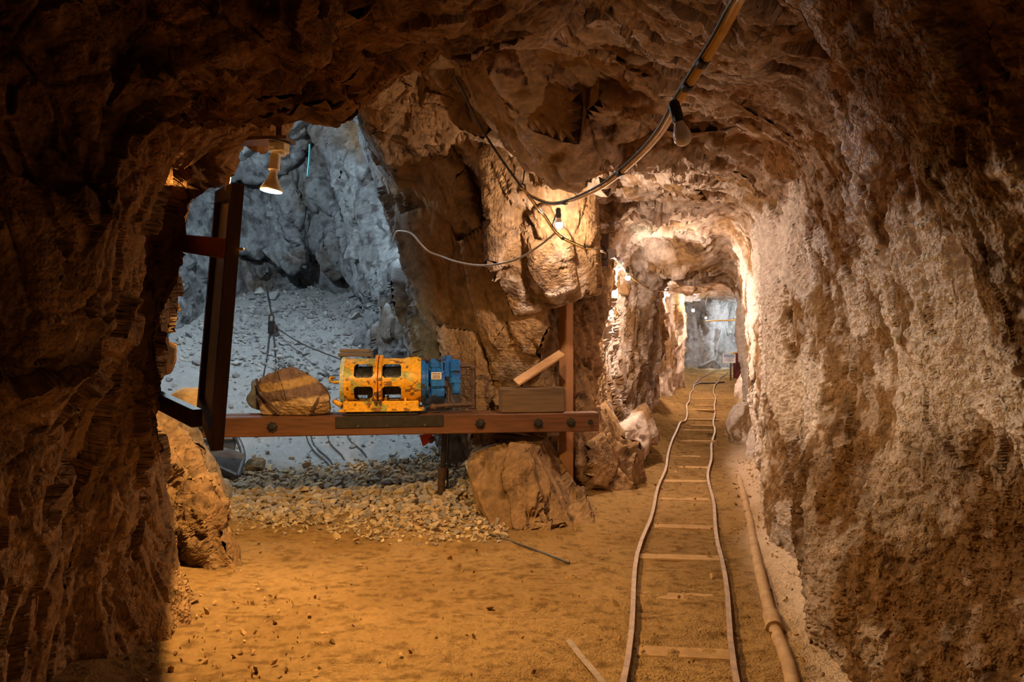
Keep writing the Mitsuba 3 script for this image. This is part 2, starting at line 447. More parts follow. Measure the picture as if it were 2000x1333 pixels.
def seen_from_here(Vs, Fs):
    """which corners can be seen from the visitors' side of the junction (hidden rock gets fewer triangles)"""
    m = trimesh.Trimesh(Vs, Fs, process=False)
    seen = np.zeros(len(Vs), bool)
    n = vnormals(Vs, Fs)
    for dx, dz in ((0, 0), (-.3, 0), (.3, 0), (0, .25)):
        o = EYE + [dx, 0, dz]
        d = Vs + n * 0.05 - o
        far = np.linalg.norm(d, axis=1)
        loc, ray, _ = m.ray.intersects_location(np.repeat(o[None], len(d), 0), d / far[:, None], multiple_hits=False)
        first = np.full(len(d), 1e9)
        first[ray] = np.linalg.norm(loc - o, axis=1)
        seen |= first > far - .12
    f = seen[Fs].any(1)
    for _ in range(2):
        seen[Fs[f]] = True
        f = seen[Fs].any(1)
    return seen


SEEN = cKDTree(V)
seen_v = seen_from_here(V, Fc)
print('seen', seen_v.mean(), time.time() - t0)
NC = vnormals(V, Fc)
E0 = np.vstack([Fc[:, [0, 1]], Fc[:, [1, 2]], Fc[:, [2, 0]]])
for _ in range(2):     # calm the normals: the stone is broken up along them
    acc = NC.copy()
    for c in range(3):
        acc[:, c] += np.bincount(E0[:, 0], NC[E0[:, 1], c], len(V)) * .5 + np.bincount(E0[:, 1], NC[E0[:, 0], c], len(V)) * .5
    NC = acc / np.maximum(np.linalg.norm(acc, axis=1, keepdims=True), 1e-9)
V, Fc, N = refine(V, Fc, px=4.6, rounds=7, seen=(SEEN, seen_v), A=NC)
u, inv = np.unique(Fc, return_inverse=True)
V, N, Fc = V[u], N[u], inv.reshape(-1, 3)
N = N / np.maximum(np.linalg.norm(N, axis=1, keepdims=True), 1e-9)
print('refined', len(V), len(Fc), time.time() - t0)

# slabs and blocks of broken rock that stand proud of the walls, each a piece of its own
def block_at(c, n, axis, L, W, Th, lift, r):
    n = n / np.linalg.norm(n)
    a = axis - n * (axis @ n)
    a = a / max(np.linalg.norm(a), 1e-6)
    b = np.cross(n, a)
    k = r.integers(5, 8)
    ang = np.sort(np.arange(k) / k * 2 * np.pi + r.uniform(-.35, .35, k))
    rad = r.uniform(.72, 1.0, k)
    tilt = r.normal(size=2) * .22
    pts = []
    for q, w in zip(ang, rad):
        u, v = math.cos(q) * w * L / 2, math.sin(q) * w * W / 2
        pts.append(c + a * u + b * v + n * (lift + tilt[0] * u + tilt[1] * v))
        pts.append(c + a * u * 1.12 + b * v * 1.15 - n * Th)
    return pts


def surface_spots(n, mask, seed):
    r = np.random.default_rng(seed)
    f = np.flatnonzero(mask(V[Fc].mean(1), N[Fc].mean(1)))
    a = np.linalg.norm(np.cross(V[Fc[f, 1]] - V[Fc[f, 0]], V[Fc[f, 2]] - V[Fc[f, 0]]), axis=1)
    k = r.choice(f, n, p=a / a.sum(), replace=False)
    nn = N[Fc[k]].mean(1)
    return V[Fc[k]].mean(1), nn / np.linalg.norm(nn, axis=1, keepdims=True)


BENCH = lambda p: (p[:, 0] > -1.75) & (p[:, 0] < .8) & (p[:, 2] > .55) & (p[:, 2] < 1.55) & (p[:, 1] < 6.55) | (p[:, 0] > .2) & (p[:, 0] < .85) & (p[:, 1] > 5.9) & (p[:, 1] < 7) & (p[:, 2] < 2.0)
in_st = lambda p: (look2(stope2, p[:, 0] + .27 * p[:, 2], p[:, 1]) < .2) & (p[:, 1] > 6.6)
ZONES = [  # wall, count, which surface, long axis, length, width, thickness, lift
    ('wall_pillar', 95, lambda p, n: (p[:, 0] > -1.7) & (p[:, 0] < .72) & (p[:, 1] > 4.7) & (p[:, 1] < 7.3) & (n[:, 1] < .2) & (n[:, 2] > -.75) & ~BENCH(p) & ~in_st(p), RIBDIR, (.25, .75), (.14, .36), .16, (.0, .08)),
    ('wall_chamber', 130, lambda p, n: in_st(p) & (p[:, 2] > .3), np.array([-.5, .2, .9]), (.35, 1.1), (.2, .6), .25, (.03, .20)),
    ('ceiling', 75, lambda p, n: (n[:, 2] < -.5) & (p[:, 1] > 2.2) & (p[:, 1] < 7.0) & (p[:, 0] < 1.6) & (p[:, 0] > -.1 - 3 * (p[:, 1] < 3.2)) & (p[:, 2] < 4), np.array([1, .35, 0.]), (.4, 1.0), (.25, .55), .16, (.0, .05)),
    ('wall_left', 30, lambda p, n: (p[:, 0] < -1.0) & (p[:, 1] > 2.5) & (p[:, 1] < 6.0) & (p[:, 2] < 2.6) & ~in_st(p) & (p[:, 1] > 4.4), np.array([.1, .2, 1.]), (.3, .8), (.15, .4), .16, (-.01, .05)),
    ('wall_tunnel', 45, lambda p, n: (p[:, 0] > .8) & (p[:, 1] > 6.9) & (p[:, 1] < 16) & (n[:, 0] > .3), np.array([.1, .1, 1.]), (.3, 1.2), (.15, .5), .18, (-.01, .06)),
    ('wall_end', 14, lambda p, n: (p[:, 1] > 22) & (n[:, 1] < -.3), np.array([.3, 0, 1.]), (.5, 1.4), (.4, .9), .2, (.0, .12)),
]
HULLS = [('wall_pillar', q) for q in PILLAR]
for w_, n_, mask, ax_, Lr, Wr, Th, lift in ZONES:
    r = np.random.default_rng(len(HULLS))
    cs_, ns_ = surface_spots(n_, mask, 300 + len(HULLS))
    for c_, m_ in zip(cs_, ns_):
        ax = ax_ + r.normal(size=3) * .18
        HULLS.append((w_, block_at(c_, m_, ax, r.uniform(*Lr), r.uniform(*Wr), Th, r.uniform(*lift), r)))
SV, SF, SO, SN0, at = [], [], [], [], 0
for j, (w_, q) in enumerate(HULLS):
    m = trimesh.convex.convex_hull(np.array(q))
    v_, f_ = trimesh.remesh.subdivide_to_size(m.vertices, m.faces, .12)
    m = trimesh.Trimesh(v_, f_, process=True)
    v_, f_ = np.array(m.vertices), np.array(m.faces)
    f_ = f_[field(v_[f_].mean(1)) < .10]
    if len(f_) < 4:
        continue
    SV.append(v_); SF.append(f_ + at); SO.append(np.full(len(f_), j)); at += len(v_)
SV, SF, SO = np.vstack(SV), np.vstack(SF), np.concatenate(SO)
owner = np.full(len(SV), -1.0); owner[SF.ravel()] = np.repeat(SO, 3)
SN = vnormals(SV, SF)
SV, SF, SA = refine(SV, SF, px=6.0, rounds=6, seen=(SEEN, seen_v), A=np.hstack([SN, owner[:, None]]))
SN, owner = SA[:, :3], np.round(SA[:, 3]).astype(int)
SN = SN / np.maximum(np.linalg.norm(SN, axis=1, keepdims=True), 1e-9)
print('slabs', len(SF), time.time() - t0)


def stone_look(V, N, amp):
    """roughens rock: returns the moved points and the colour there (brown drift, grey chamber, white bloom of salt). amp: how far it is broken up"""
    x, y, z = V.T
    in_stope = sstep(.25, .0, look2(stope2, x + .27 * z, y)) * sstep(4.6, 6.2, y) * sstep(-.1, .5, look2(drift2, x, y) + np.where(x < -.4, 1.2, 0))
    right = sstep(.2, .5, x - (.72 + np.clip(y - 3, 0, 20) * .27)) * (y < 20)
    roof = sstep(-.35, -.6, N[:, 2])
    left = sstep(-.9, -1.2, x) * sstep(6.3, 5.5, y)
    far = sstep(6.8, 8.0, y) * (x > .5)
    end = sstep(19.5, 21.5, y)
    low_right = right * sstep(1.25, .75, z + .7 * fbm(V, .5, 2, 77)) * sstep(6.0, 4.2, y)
    wob = np.stack([fbm(V, .2, 2, s) for s in (41, 42, 43)], 1)
    c1, cm = chips(V + .06 * wob, seeds_l, 33, .42, .5, 1, AN)
    c2, _ = chips(V + .05 * wob, seeds_m, 35, .40, .24, -1, AN)
    c3, cs = chips(V + .03 * wob, seeds_s, 34, .45, .09, 1, AN, 4)
    _, gs, _ = facets(V + .05 * wob, seeds_s, 36, .1, .01)
    _, gm, _ = facets(V + .07 * wob, seeds_m, 37, .1, .01, AN)
    n1, n2, n3, n4 = fbm(V, .45, 4, 51), fbm(V, .10, 4, 52), fbm(V, .03, 3, 53), fbm(V, .011, 2, 55)
    nr = .12 - np.abs(fbm(V, .36, 5, 57))
    ridge = np.exp(-gs / .010) + .8 * np.exp(-gm / .016)
    crack = np.exp(-gm / .009) * sstep(-.02, .10, fbm(V, .6, 2, 56)) * (1 - right)
    blocky = 1 - .84 * right - .15 * left
    D = (np.clip(c1, -.15, .15) + np.clip(c2, -.08, .08)) * blocky * amp + np.clip(c3, -.03, .03) * (.25 + .95 * blocky) * (1 - .5 * end) * (.5 + .5 * amp)
    D += n1 * .12 * (right * .6 + left * .4 + .2) * amp + nr * .13 * right * amp + n2 * .03 * (.35 + .65 * amp) * (1 - .5 * right) + n3 * (.014 + .008 * right) + n4 * .005
    D += low_right * amp * (ridge * .016 + n2 * .02) - crack * .026 * blocky * amp
    sm = fbm(V, .55, 5, 63) + .5 * fbm(V * [1, 1, .5], .16, 4, 64) + .4 * D
    band = sstep(.9, 1.6, z) * sstep(2.5, 2.0, z)
    saltm = sstep(.005, .045, sm + .06 * band - .05 * sstep(.9, .4, z) + .03 * sstep(3, 8, y) + .04 * sstep(1.9, 2.3, z) * sstep(2.8, 2.0, y)) * right * (1 - .8 * roof) * (1 - .75 * low_right)
    D += saltm * (.012 + .03 * np.maximum(n3, 0)) * amp
    fringe = np.maximum(sstep(.05, .12, n2 + .3 * n3) * .4 * right * (1 - .7 * low_right), roof * sstep(.03, .09, D + .3 * n2) * .5 * sstep(-.5, .3, x) * sstep(7.8, 7.0, y))
    V = V + N * D[:, None]
    tan, brown, dark = np.array([.36, .23, .125]), np.array([.215, .125, .06]), np.array([.10, .06, .036])
    salt, grey, blue, slate = np.array([.78, .68, .64]), np.array([.25, .255, .26]), np.array([.40, .43, .45]), np.array([.10, .095, .10])
    v1 = np.clip(.5 + 1.8 * fbm(V, .5, 4, 61), 0, 1)
    v2 = np.clip(.5 + 2.0 * fbm(V, .12, 4, 62), 0, 1)
    C = lerp(brown, tan, v1 * .6 + v2 * .4)
    C = lerp(C, dark, np.clip(sstep(.6, .9, v2) * .6 + .5 * sstep(.7, .95, cm), 0, 1))
    C = lerp(C, C * [.80, .68, .56], sstep(1.9, 2.3, z + .4 * v1) * sstep(4.9, 3.9, y))     # shade of the high rock over the junction, painted into its colour
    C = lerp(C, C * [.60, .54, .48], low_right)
    farm = far * sstep(-.10, .12, sm) * .75 * (1 - right)
    C = lerp(C, salt, np.clip(np.maximum(np.maximum(saltm, fringe), farm), 0, 1))
    Cg = lerp(grey, blue, v1)
    Cg = lerp(Cg, slate, np.clip(sstep(.5, .85, v2) * .75 + .5 * sstep(.65, .95, cm), 0, 1))
    Cg = lerp(Cg, np.array([.20, .15, .11]), sstep(.08, .22, fbm(V, .9, 3, 66)) * .6)
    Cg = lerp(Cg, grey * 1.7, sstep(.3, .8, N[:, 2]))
    C = lerp(C, Cg * .8, np.clip(in_stope + end * .7, 0, 1))
    C = C * (1 + .8 * n3 + .7 * n4)[:, None] * (.9 + .2 * cs)[:, None]
    return V, np.clip(C, .01, .9), in_stope


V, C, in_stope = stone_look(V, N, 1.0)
N = vnormals(V, Fc)
SV, SC, _ = stone_look(SV, SN, .30)
SN = vnormals(SV, SF)

def cell_hash(i, j, k):
    h = mi.UInt32(mi.Int32(i) + 100000) * 2246822519
    h = h ^ ((mi.UInt32(mi.Int32(j) + 100000) * 3266489917) ^ (mi.UInt32(mi.Int32(k) + 100000) * 668265263 + 374761393))
    h = (h ^ (h >> 15)) * 2246822519
    h = (h ^ (h >> 13)) * 3266489917
    return mi.Float((h ^ (h >> 16)) >> 8) * (1 / 16777215.0)


def noise3(x, y, z):
    p = [mi.Float(x), mi.Float(y), mi.Float(z)]
    i = [dr.floor(v) for v in p]
    t = [(v - a_) * (v - a_) * (3 - 2 * (v - a_)) for v, a_ in zip(p, i)]

    def edge(b_, c_):
        return dr.lerp(cell_hash(i[0], i[1] + b_, i[2] + c_), cell_hash(i[0] + 1, i[1] + b_, i[2] + c_), t[0])
    return dr.lerp(dr.lerp(edge(0, 0), edge(1, 0), t[1]), dr.lerp(edge(0, 1), edge(1, 1), t[1]), t[2])


def rock_relief(p, n, uv):
    a_ = noise3(p.x * 38, p.y * 38, p.z * 38)
    b_ = noise3(p.x * 95 + 3, p.y * 95, p.z * 95)
    c_ = noise3(p.x * 240 + 7, p.y * 240, p.z * 240)
    return 1.1 * dr.abs(a_ - .5) + .55 * dr.abs(b_ - .5) + .22 * c_


def sand_relief(p, n, uv):
    a_ = noise3(p.x * 60, p.y * 60, p.z * 60)
    b_ = noise3(p.x * 170 + 3, p.y * 170, p.z * 170)
    return .8 * dr.abs(a_ - .5) + .45 * b_


VC = {'type': 'mesh_attribute', 'name': 'vertex_color'}
scene['rock'] = {'type': 'twosided', 'b': {'type': 'bumpmap', 'arbitrary': mikit.proc(rock_relief, .0015), 'scale': .018, 'bsdf': {'type': 'diffuse', 'reflectance': VC}}}
scene['sand'] = {'type': 'twosided', 'b': {'type': 'bumpmap', 'arbitrary': mikit.proc(sand_relief, .0015), 'scale': .012, 'bsdf': {'type': 'diffuse', 'reflectance': VC}}}
scene['stone'] = {'type': 'twosided', 'b': {'type': 'diffuse', 'reflectance': VC}}
ctr, nrm = V[Fc].mean(1), N[Fc].mean(1)
cx, cy, cz = ctr.T
r2 = cx - (.72 + np.clip(cy - 3, 0, 20) * .27) > .35
k_st = (in_stope[Fc].mean(1) > .5)
kind = np.full(len(Fc), 'wall_tunnel', dtype=object)
kind[r2] = 'wall_right'
kind[(cx < -1.0) & (cy < 6.2)] = 'wall_left'
kind[(cx < 1.0) & (cx > -2.0) & (cy > 4.0) & (cy < 8)] = 'wall_pillar'
kind[(cx < -1.2) & (cy < 5.5) & (cz < 2.8)] = 'wall_left'
kind[(nrm[:, 2] < -.55) & (cz > 1.9)] = 'ceiling'
kind[k_st] = 'wall_chamber'
kind[(cy > 20.8)] = 'wall_end'
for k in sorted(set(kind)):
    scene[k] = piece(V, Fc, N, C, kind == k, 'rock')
    labels[k] = {'kind': 'structure'}
counts = {}
for j in np.unique(owner[SF[:, 0]]):
    w_ = HULLS[j][0]
    k = counts[w_] = counts.get(w_, -1) + 1
    scene[w_ + '__slab' + (f'_{k:03d}' if k else '')] = piece(SV, SF, SN, SC, owner[SF[:, 0]] == j, 'rock')
print('rock', len(V), len(Fc), time.time() - t0)

# ------------------------------------------------------------------ sand floor and talus
gx, gy = np.arange(-6, 9.2, .25), np.arange(-2, 25, .25)
X, Y = np.meshgrid(gx, gy, indexing='ij')
idx = np.arange(X.size).reshape(X.shape)
q = np.stack([idx[:-1, :-1], idx[1:, :-1], idx[1:, 1:], idx[:-1, 1:]], -1).reshape(-1, 4)
FV = np.stack([X.ravel(), Y.ravel(), np.zeros(X.size)], 1)
FF = np.vstack([q[:, [0, 1, 2]], q[:, [0, 2, 3]]])
c = FV[FF].mean(1)
ok = np.minimum(look2(drift2, c[:, 0], c[:, 1]), look2(stope2, c[:, 0], c[:, 1])) < .55
FF = FF[ok]
FV[:, 2] = floor_z(FV[:, 0], FV[:, 1])
FV, FF = refine(FV, FF, px=5.5, rounds=8)
u, inv = np.unique(FF, return_inverse=True)
FV, FF = FV[u], inv.reshape(-1, 3)
FV[:, 2] = floor_z(FV[:, 0], FV[:, 1])
fx, fy = FV[:, 0], FV[:, 1]


def track_x(yy):
    return np.interp(yy, [-2, 3, 4.85, 6.8, 9.4, 12.5, 17, 20, 22.5], [-.5, .75, 1.19, 1.71, 2.48, 3.46, 4.76, 5.8, 6.9])


FQ = np.stack([fx, fy, 0 * fx], 1)
talus = sstep(6.9, 8.3, fy + .6 * fbm(FQ, .6, 3, 71)) * (fx < .1)
bump = fbm(FQ, .05, 3, 72) * .012 + fbm(FQ, .18, 3, 73) * .03 + fbm(FQ * [1, 3, 1], .3, 3, 74) * .02
FV[:, 2] += bump * (1 + 1.8 * talus)
FN = vnormals(FV, FF)
sand, sand_dark = np.array([.275, .17, .072]), np.array([.13, .075, .03])
s1, s2 = fbm(FQ, .7, 4, 75), fbm(FQ * [1, 2, 1], .06, 3, 76)
CF = lerp(sand, sand_dark, np.clip(.25 + 1.3 * s1 + 3.2 * np.maximum(s2 - .03, 0), 0, 1))
wd = look2(drift2, fx, fy)
CF = lerp(CF, np.array([.50, .38, .28]), sstep(-.35, -.05, wd + .3 * s1) * sstep(.3, .8, fx - (.5 + np.clip(fy - 3, 0, 20) * .27)))
CF = lerp(CF, np.array([.40, .41, .41]), talus)
CF = CF * (1 + .35 * fbm(FQ, .02, 2, 79))[:, None]
fc = FV[FF].mean(1)
tal = talus[FF].mean(1) > .5
for k, m in (('floor', ~tal), ('floor_chamber', tal)):
    scene[k] = piece(FV, FF, FN, np.clip(CF, .01, .9), m, 'sand')
    labels[k] = {'kind': 'structure'}
print('floor', len(FV), len(FF), time.time() - t0)


# ------------------------------------------------------------------ materials of the things
def hard(name, fn, rough=.6, metal=0.0, spec=.4, bump=None, depth=.002):
    """a painted, wooden or metal surface with a procedural colour"""
    b = {'type': 'principled', 'base_color': mikit.proc(fn) if callable(fn) else {'type': 'rgb', 'value': list(fn)}, 'roughness': rough, 'metallic': metal, 'specular': spec}
    if bump is not None:
        b = {'type': 'bumpmap', 'arbitrary': mikit.proc(bump), 'scale': depth, 'bsdf': b}
    scene[name] = {'type': 'twosided', 'b': b}


def wood(a, b, along, ring=55.0, knots=.0):
    """grain that runs along an axis"""
    def fn(p, n, uv):
        q = [p.x * 24, p.y * 24, p.z * 24]
        q[along] = q[along] * .05
        g = mikit.fbm(q[0] * 2.2, q[1] * 2.2, q[2] * 2.2, 3)
        w = mikit.fbm(q[0] * .35 + 5, q[1] * .35, q[2] * .35, 2)
        t = dr.clip(.15 + .9 * g * (.4 + w), 0, 1)
        return mikit.mix(a, b, t) * (.75 + .5 * mikit.noise(p.x * 3.1, p.y * 3.7, p.z * 3.3))
    return fn


def chipped(paint, under, rust, s=14.0, amount=.5):
    def fn(p, n, uv):
        a = mikit.fbm(p.x * s, p.y * s, p.z * s, 4)
        b = mikit.fbm(p.x * s * .45 + 9, p.y * s * .45, p.z * s * .45, 3)
        c = mikit.mix(paint, under, mikit.smoothstep(.60 - .15 * amount, .68 - .1 * amount, b))
        c = mikit.mix(c, rust, mikit.smoothstep(.66 - .16 * amount, .74 - .16 * amount, a))
        return c * (.7 + .5 * mikit.noise(p.x * 60, p.y * 60, p.z * 60))
    return fn


def mottled(a, b, s=20.0):
    return lambda p, n, uv: mikit.mix(a, b, dr.clip(mikit.fbm(p.x * s, p.y * s, p.z * s, 4) * 2.2 - .6, 0, 1))


hard('wood_red', wood((.155, .060, .025), (.045, .018, .009), 0), .42, 0, .5)
hard('wood_dark', wood((.085, .036, .018), (.035, .016, .009), 2), .55)
hard('wood_old', wood((.15, .09, .05), (.04, .025, .014), 0), .8, 0, .2)
hard('wood_new', wood((.42, .22, .105), (.27, .125, .055), 2), .7, 0, .3)
hard('wood_pale', wood((.50, .30, .16), (.33, .18, .09), 0), .75, 0, .2)
hard('wood_grey', wood((.34, .26, .20), (.16, .12, .095), 0), .85, 0, .15)
hard('panel_board', mottled((.58, .54, .50), (.46, .42, .39), 6), .6)
hard('black_steel', mottled((.012, .011, .011), (.024, .018, .014), 30), .4, 0, .4)
hard('rust_steel', mottled((.10, .055, .035), (.05, .032, .026), 40), .65, .3, .4)
hard('scoop_steel', mottled((.17, .165, .17), (.10, .085, .08), 18), .5, .5, .5)
hard('yellow_paint', chipped((.66, .33, .018), (.30, .29, .07), (.20, .085, .02), 22, .45), .42, 0, .5)
hard('band_paint', chipped((.62, .25, .012), (.50, .22, .02), (.08, .035, .015), 20, .5), .4, 0, .5)
hard('green_paint', chipped((.42, .43, .30), (.25, .32, .14), (.36, .20, .03), 16, .5), .5, 0, .5)
hard('blue_paint', chipped((.012, .095, .36), (.02, .14, .45), (.03, .03, .045), 18, .25), .3, 0, .5)
hard('rope_steel', mottled((.14, .15, .17), (.05, .05, .06), 60), .4, .7, .5)
hard('old_rope', mottled((.09, .085, .085), (.05, .045, .045), 60), .6, .3, .5)
hard('cable_yellow', mottled((.78, .47, .10), (.62, .36, .08), 25), .5, 0, .4)
hard('black_rubber', (.018, .016, .015), .5, 0, .4)
hard('cable_grey', (.50, .49, .47), .45, 0, .4)
hard('porcelain', mottled((.74, .66, .42), (.66, .56, .34), 30), .35, 0, .5)
hard('white_plastic', (.62, .57, .53), .35, 0, .5)
hard('frosted', (.90, .84, .80), .22, 0, .5)
hard('box_grey', (.42, .42, .45), .5, 0, .4)
hard('bag_grey', mottled((.17, .175, .18), (.11, .11, .115), 20), .8, 0, .2)
hard('sack_cloth', mottled((.60, .43, .24), (.44, .29, .15), 25), .95, 0, .1)
hard('red_paint', mottled((.42, .035, .018), (.28, .025, .015), 25), .45, 0, .4)
hard('red_dull', mottled((.11, .018, .02), (.06, .014, .014), 8), .6, 0, .3)
hard('orange_strap', mottled((.42, .14, .03), (.30, .10, .025), 20), .5, 0, .4)
hard('rail_steel', mottled((.27, .16, .08), (.15, .085, .042), 30), .6, .25, .4)
hard('sand_pipe', mottled((.36, .235, .125), (.27, .165, .085), 22), .8, 0, .2)
hard('tie_wood', mottled((.34, .21, .09), (.26, .155, .065), 22), .85, 0, .1)
hard('sign_white', (.70, .66, .63), .5, 0, .4)
hard('sign_blue', (.03, .12, .36), .5, 0, .4)
hard('teal_plastic', (.05, .32, .38), .5, 0, .4)
hard('brass', (.55, .38, .12), .35, .8, .5)


# ------------------------------------------------------------------ shapes of the things
def rbox(sx, sy, sz, r=.004):
    """a box with chamfered edges, centred"""
    h = np.array([sx, sy, sz]) / 2
    r = min(r, h.min() * .45)
    P = [np.array(c) * (h - np.where(np.arange(3) == k, 0, r)) for c in np.ndindex(2, 2, 2) for c in [np.array(c) * 2 - 1] for k in range(3)]
    return trimesh.convex.convex_hull(np.array(P))


def frame_between(p0, p1, up=(0, 0, 1), roll=0.0):
    p0, p1 = np.asarray(p0, float), np.asarray(p1, float)
    a = (p1 - p0) / np.linalg.norm(p1 - p0)
    u = np.asarray(up, float)
    if abs(a @ u) > .95:
        u = np.array([0, 1.0, 0])
    w = u - a * (a @ u); w /= np.linalg.norm(w)
    v = np.cross(w, a)
    c, s_ = math.cos(roll), math.sin(roll)
    v, w = c * v + s_ * w, c * w - s_ * v
    M = np.eye(4); M[:3, 0], M[:3, 1], M[:3, 2], M[:3, 3] = a, v, w, (p0 + p1) / 2
    return M, np.linalg.norm(p1 - p0)


def bar(p0, p1, w, h, r=.004, up=(0, 0, 1), roll=0.0):
    """a chamfered board from p0 to p1, w across and h up"""
    M, L = frame_between(p0, p1, up, roll)
    m = rbox(L, w, h, r); m.apply_transform(M)
    return m


def smooth_path(P, n=12):
    """a curve through the points"""
    P = np.asarray(P, float)
    Q = np.vstack([2 * P[0] - P[1], P, 2 * P[-1] - P[-2]])
    out = []
    for k in range(1, len(Q) - 2):
        a, b, c, d = Q[k - 1:k + 3]
        for t in np.arange(n) / n:
            out.append(.5 * (2 * b + (c - a) * t + (2 * a - 5 * b + 4 * c - d) * t * t + (3 * b - a - 3 * c + d) * t ** 3))
    return np.array(out + [P[-1]])


def tube(P, r, sides=8, flat=1.0, caps=True):
    """a pipe or cable along a path; r a number or one per point; flat squeezes it into a ribbon"""
    P = np.asarray(P, float)
    t = np.gradient(P, axis=0); t /= np.linalg.norm(t, axis=1, keepdims=True) + 1e-12
    u = np.array([0, 0, 1.0]) if abs(t[0, 2]) < .9 else np.array([1.0, 0, 0])
    U_, V_ = [], []
    for k in range(len(P)):
        u = u - t[k] * (u @ t[k]); u /= np.linalg.norm(u)
        U_.append(u); V_.append(np.cross(t[k], u))
    U_, V_ = np.array(U_), np.array(V_)
    a = np.arange(sides) * 2 * np.pi / sides
    R = np.broadcast_to(r, (len(P),))[:, None, None]
    v = P[:, None] + R * (np.cos(a)[None, :, None] * U_[:, None] * flat + np.sin(a)[None, :, None] * V_[:, None])
    v = v.reshape(-1, 3)
    f = []
    for k in range(len(P) - 1):
        for j in range(sides):
            b, c = k * sides + j, k * sides + (j + 1) % sides
            f += [[b, c, c + sides], [b, c + sides, b + sides]]
    if caps:
        n = len(v)
        v = np.vstack([v, P[:1], P[-1:]])
        for j in range(sides):
            f += [[n, (j + 1) % sides, j], [n + 1, n - sides + j, n - sides + (j + 1) % sides]]
    m = trimesh.Trimesh(v, np.array(f), process=False)
    if m.volume < 0:
        m.invert()
    return m


def cyl(p0, p1, r, sides=20):
    return tube([p0, (np.asarray(p0, float) + p1) / 2, p1], r, sides)


def lathe(prof, p0, axis, sides=28):
    """a turned piece: prof (radius, distance along axis) from p0"""
    m = trimesh.creation.revolve(np.array(prof, float), sections=sides)
    M, _ = frame_between([0, 0, 0], axis)
    R = np.eye(4); R[:3, 0], R[:3, 1], R[:3, 2], R[:3, 3] = M[:3, 1], M[:3, 2], M[:3, 0], p0
    m.apply_transform(R)
    c = m.triangles_center
    if (m.area_faces * (m.face_normals * (c - c.mean(0))).sum(1)).sum() < 0:      # faces look outwards, of open pieces too
        m.invert()
    return m


def joined(*ms):
    return trimesh.util.concatenate(ms)


def moved(m, d):
    m = m.copy(); m.apply_translation(d)
    return m


def cut(a, *bs):
    """a minus all b"""
    import manifold3d as mf
    def man(m):
        return mf.Manifold(mf.Mesh(np.asarray(m.vertices, np.float32), np.asarray(m.faces, np.uint32)))
    A = man(a)
    for b in bs:
        A = A - man(b)
    o = A.to_mesh()
    return trimesh.Trimesh(o.vert_properties[:, :3], o.tri_verts, process=False)


def put(key, mesh, mat, smooth=30, label=None, category=None, group=None, glow=None):
    more = {'emitter': {'type': 'area', 'radiance': {'type': 'rgb', 'value': [float(x) for x in glow]}}} if glow is not None else {}
    scene[key] = mikit.ply(mesh, mat, smooth, **more)
    if label:
        tell(key, label, category, group)
    return key


def tell(key, label, category=None, group=None, kind=None):
    labels[key] = {'label': label}
    if category: labels[key]['category'] = category
    if group: labels[key]['group'] = group
    if kind: labels[key]['kind'] = kind


def num(name, k):
    return name if k == 0 else f'{name}_{k:03d}'


def rock_mesh(size, seed, n=26, detail=0, flat=.0):
    """an angular stone: the hull of scattered points, its faces roughened when detail > 0"""
    r = np.random.default_rng(seed)
    p = r.normal(size=(n, 3)); p /= np.linalg.norm(p, axis=1, keepdims=True)
    p *= r.uniform(.82, 1.0, (n, 1))
    m = trimesh.convex.convex_hull(p * np.asarray(size) / 2)
    if detail:
        v, f = np.array(m.vertices), np.array(m.faces)
        for _ in range(8):
            L = max(size) * detail
            tri = v[f]
            if np.linalg.norm(tri - np.roll(tri, 1, 1), axis=2).max() < L:
                break
            v, f = trimesh.remesh.subdivide_to_size(v, f, L)
            m = trimesh.Trimesh(v, f, process=True); v, f = np.array(m.vertices), np.array(m.faces)
        nn = vnormals(v, f)
        v = v + nn * (fbm(v + seed, max(size) * .35, 4, seed) * max(size) * .10 + fbm(v + seed, max(size) * .08, 3, seed + 1) * max(size) * .035)[:, None]
        m = trimesh.Trimesh(v, f, process=False)
    return m


def stone_entry(mesh, tone, seed, smooth=35, band=None):
    """a stone with its own mottled colour"""
    v = np.array(mesh.vertices)
    c = np.asarray(tone) * (1 + 1.0 * fbm(v + seed, .08, 4, seed) + .8 * fbm(v + seed, .02, 2, seed + 3))[:, None]
    if band is not None:
        c = band(v, c)
    return {**mikit.ply(mesh, 'rock', True if smooth else False, color=np.clip(c, .01, .9))}


def ground(p):
    return float(floor_z(p[0], p[1])[0])


# ------------------------------------------------------------------ the timber bench that crosses the chamber mouth
B0, B1 = np.array([-3.05, 5.72, .772]), np.array([.765, 6.14, .780])
BD = (B1 - B0) / np.linalg.norm(B1 - B0)             # along the beam
BF = np.array([BD[1], -BD[0], 0])                      # out of its front face
BH, BW = .166, .16


def on_beam(px, up=0.0, out=0.0):
    """a point on the front face of the beam in the direction px, up from its middle, out of the face"""
    k = (px - 1000) / FPX
    q = B0 + BF * BW / 2
    t = (k * q[1] - q[0]) / (BD[0] - k * BD[1])
    return q + BD * t + np.array([0, 0, up]) + BF * out


put('support_beam', bar(B0, B1, BW, BH, .007), 'wood_red')
tell('support_beam', 'long reddish bolted timber beam across the chamber mouth carrying the winch', 'timber beam')
put('support_beam_001', bar(B0 + BF * -.22, B0 + BD * 3.25 - BF * .22, BW, BH * .98, .007), 'wood_red')
tell('support_beam_001', 'rear timber beam lying close behind the bolted front beam under the winch', 'timber beam')


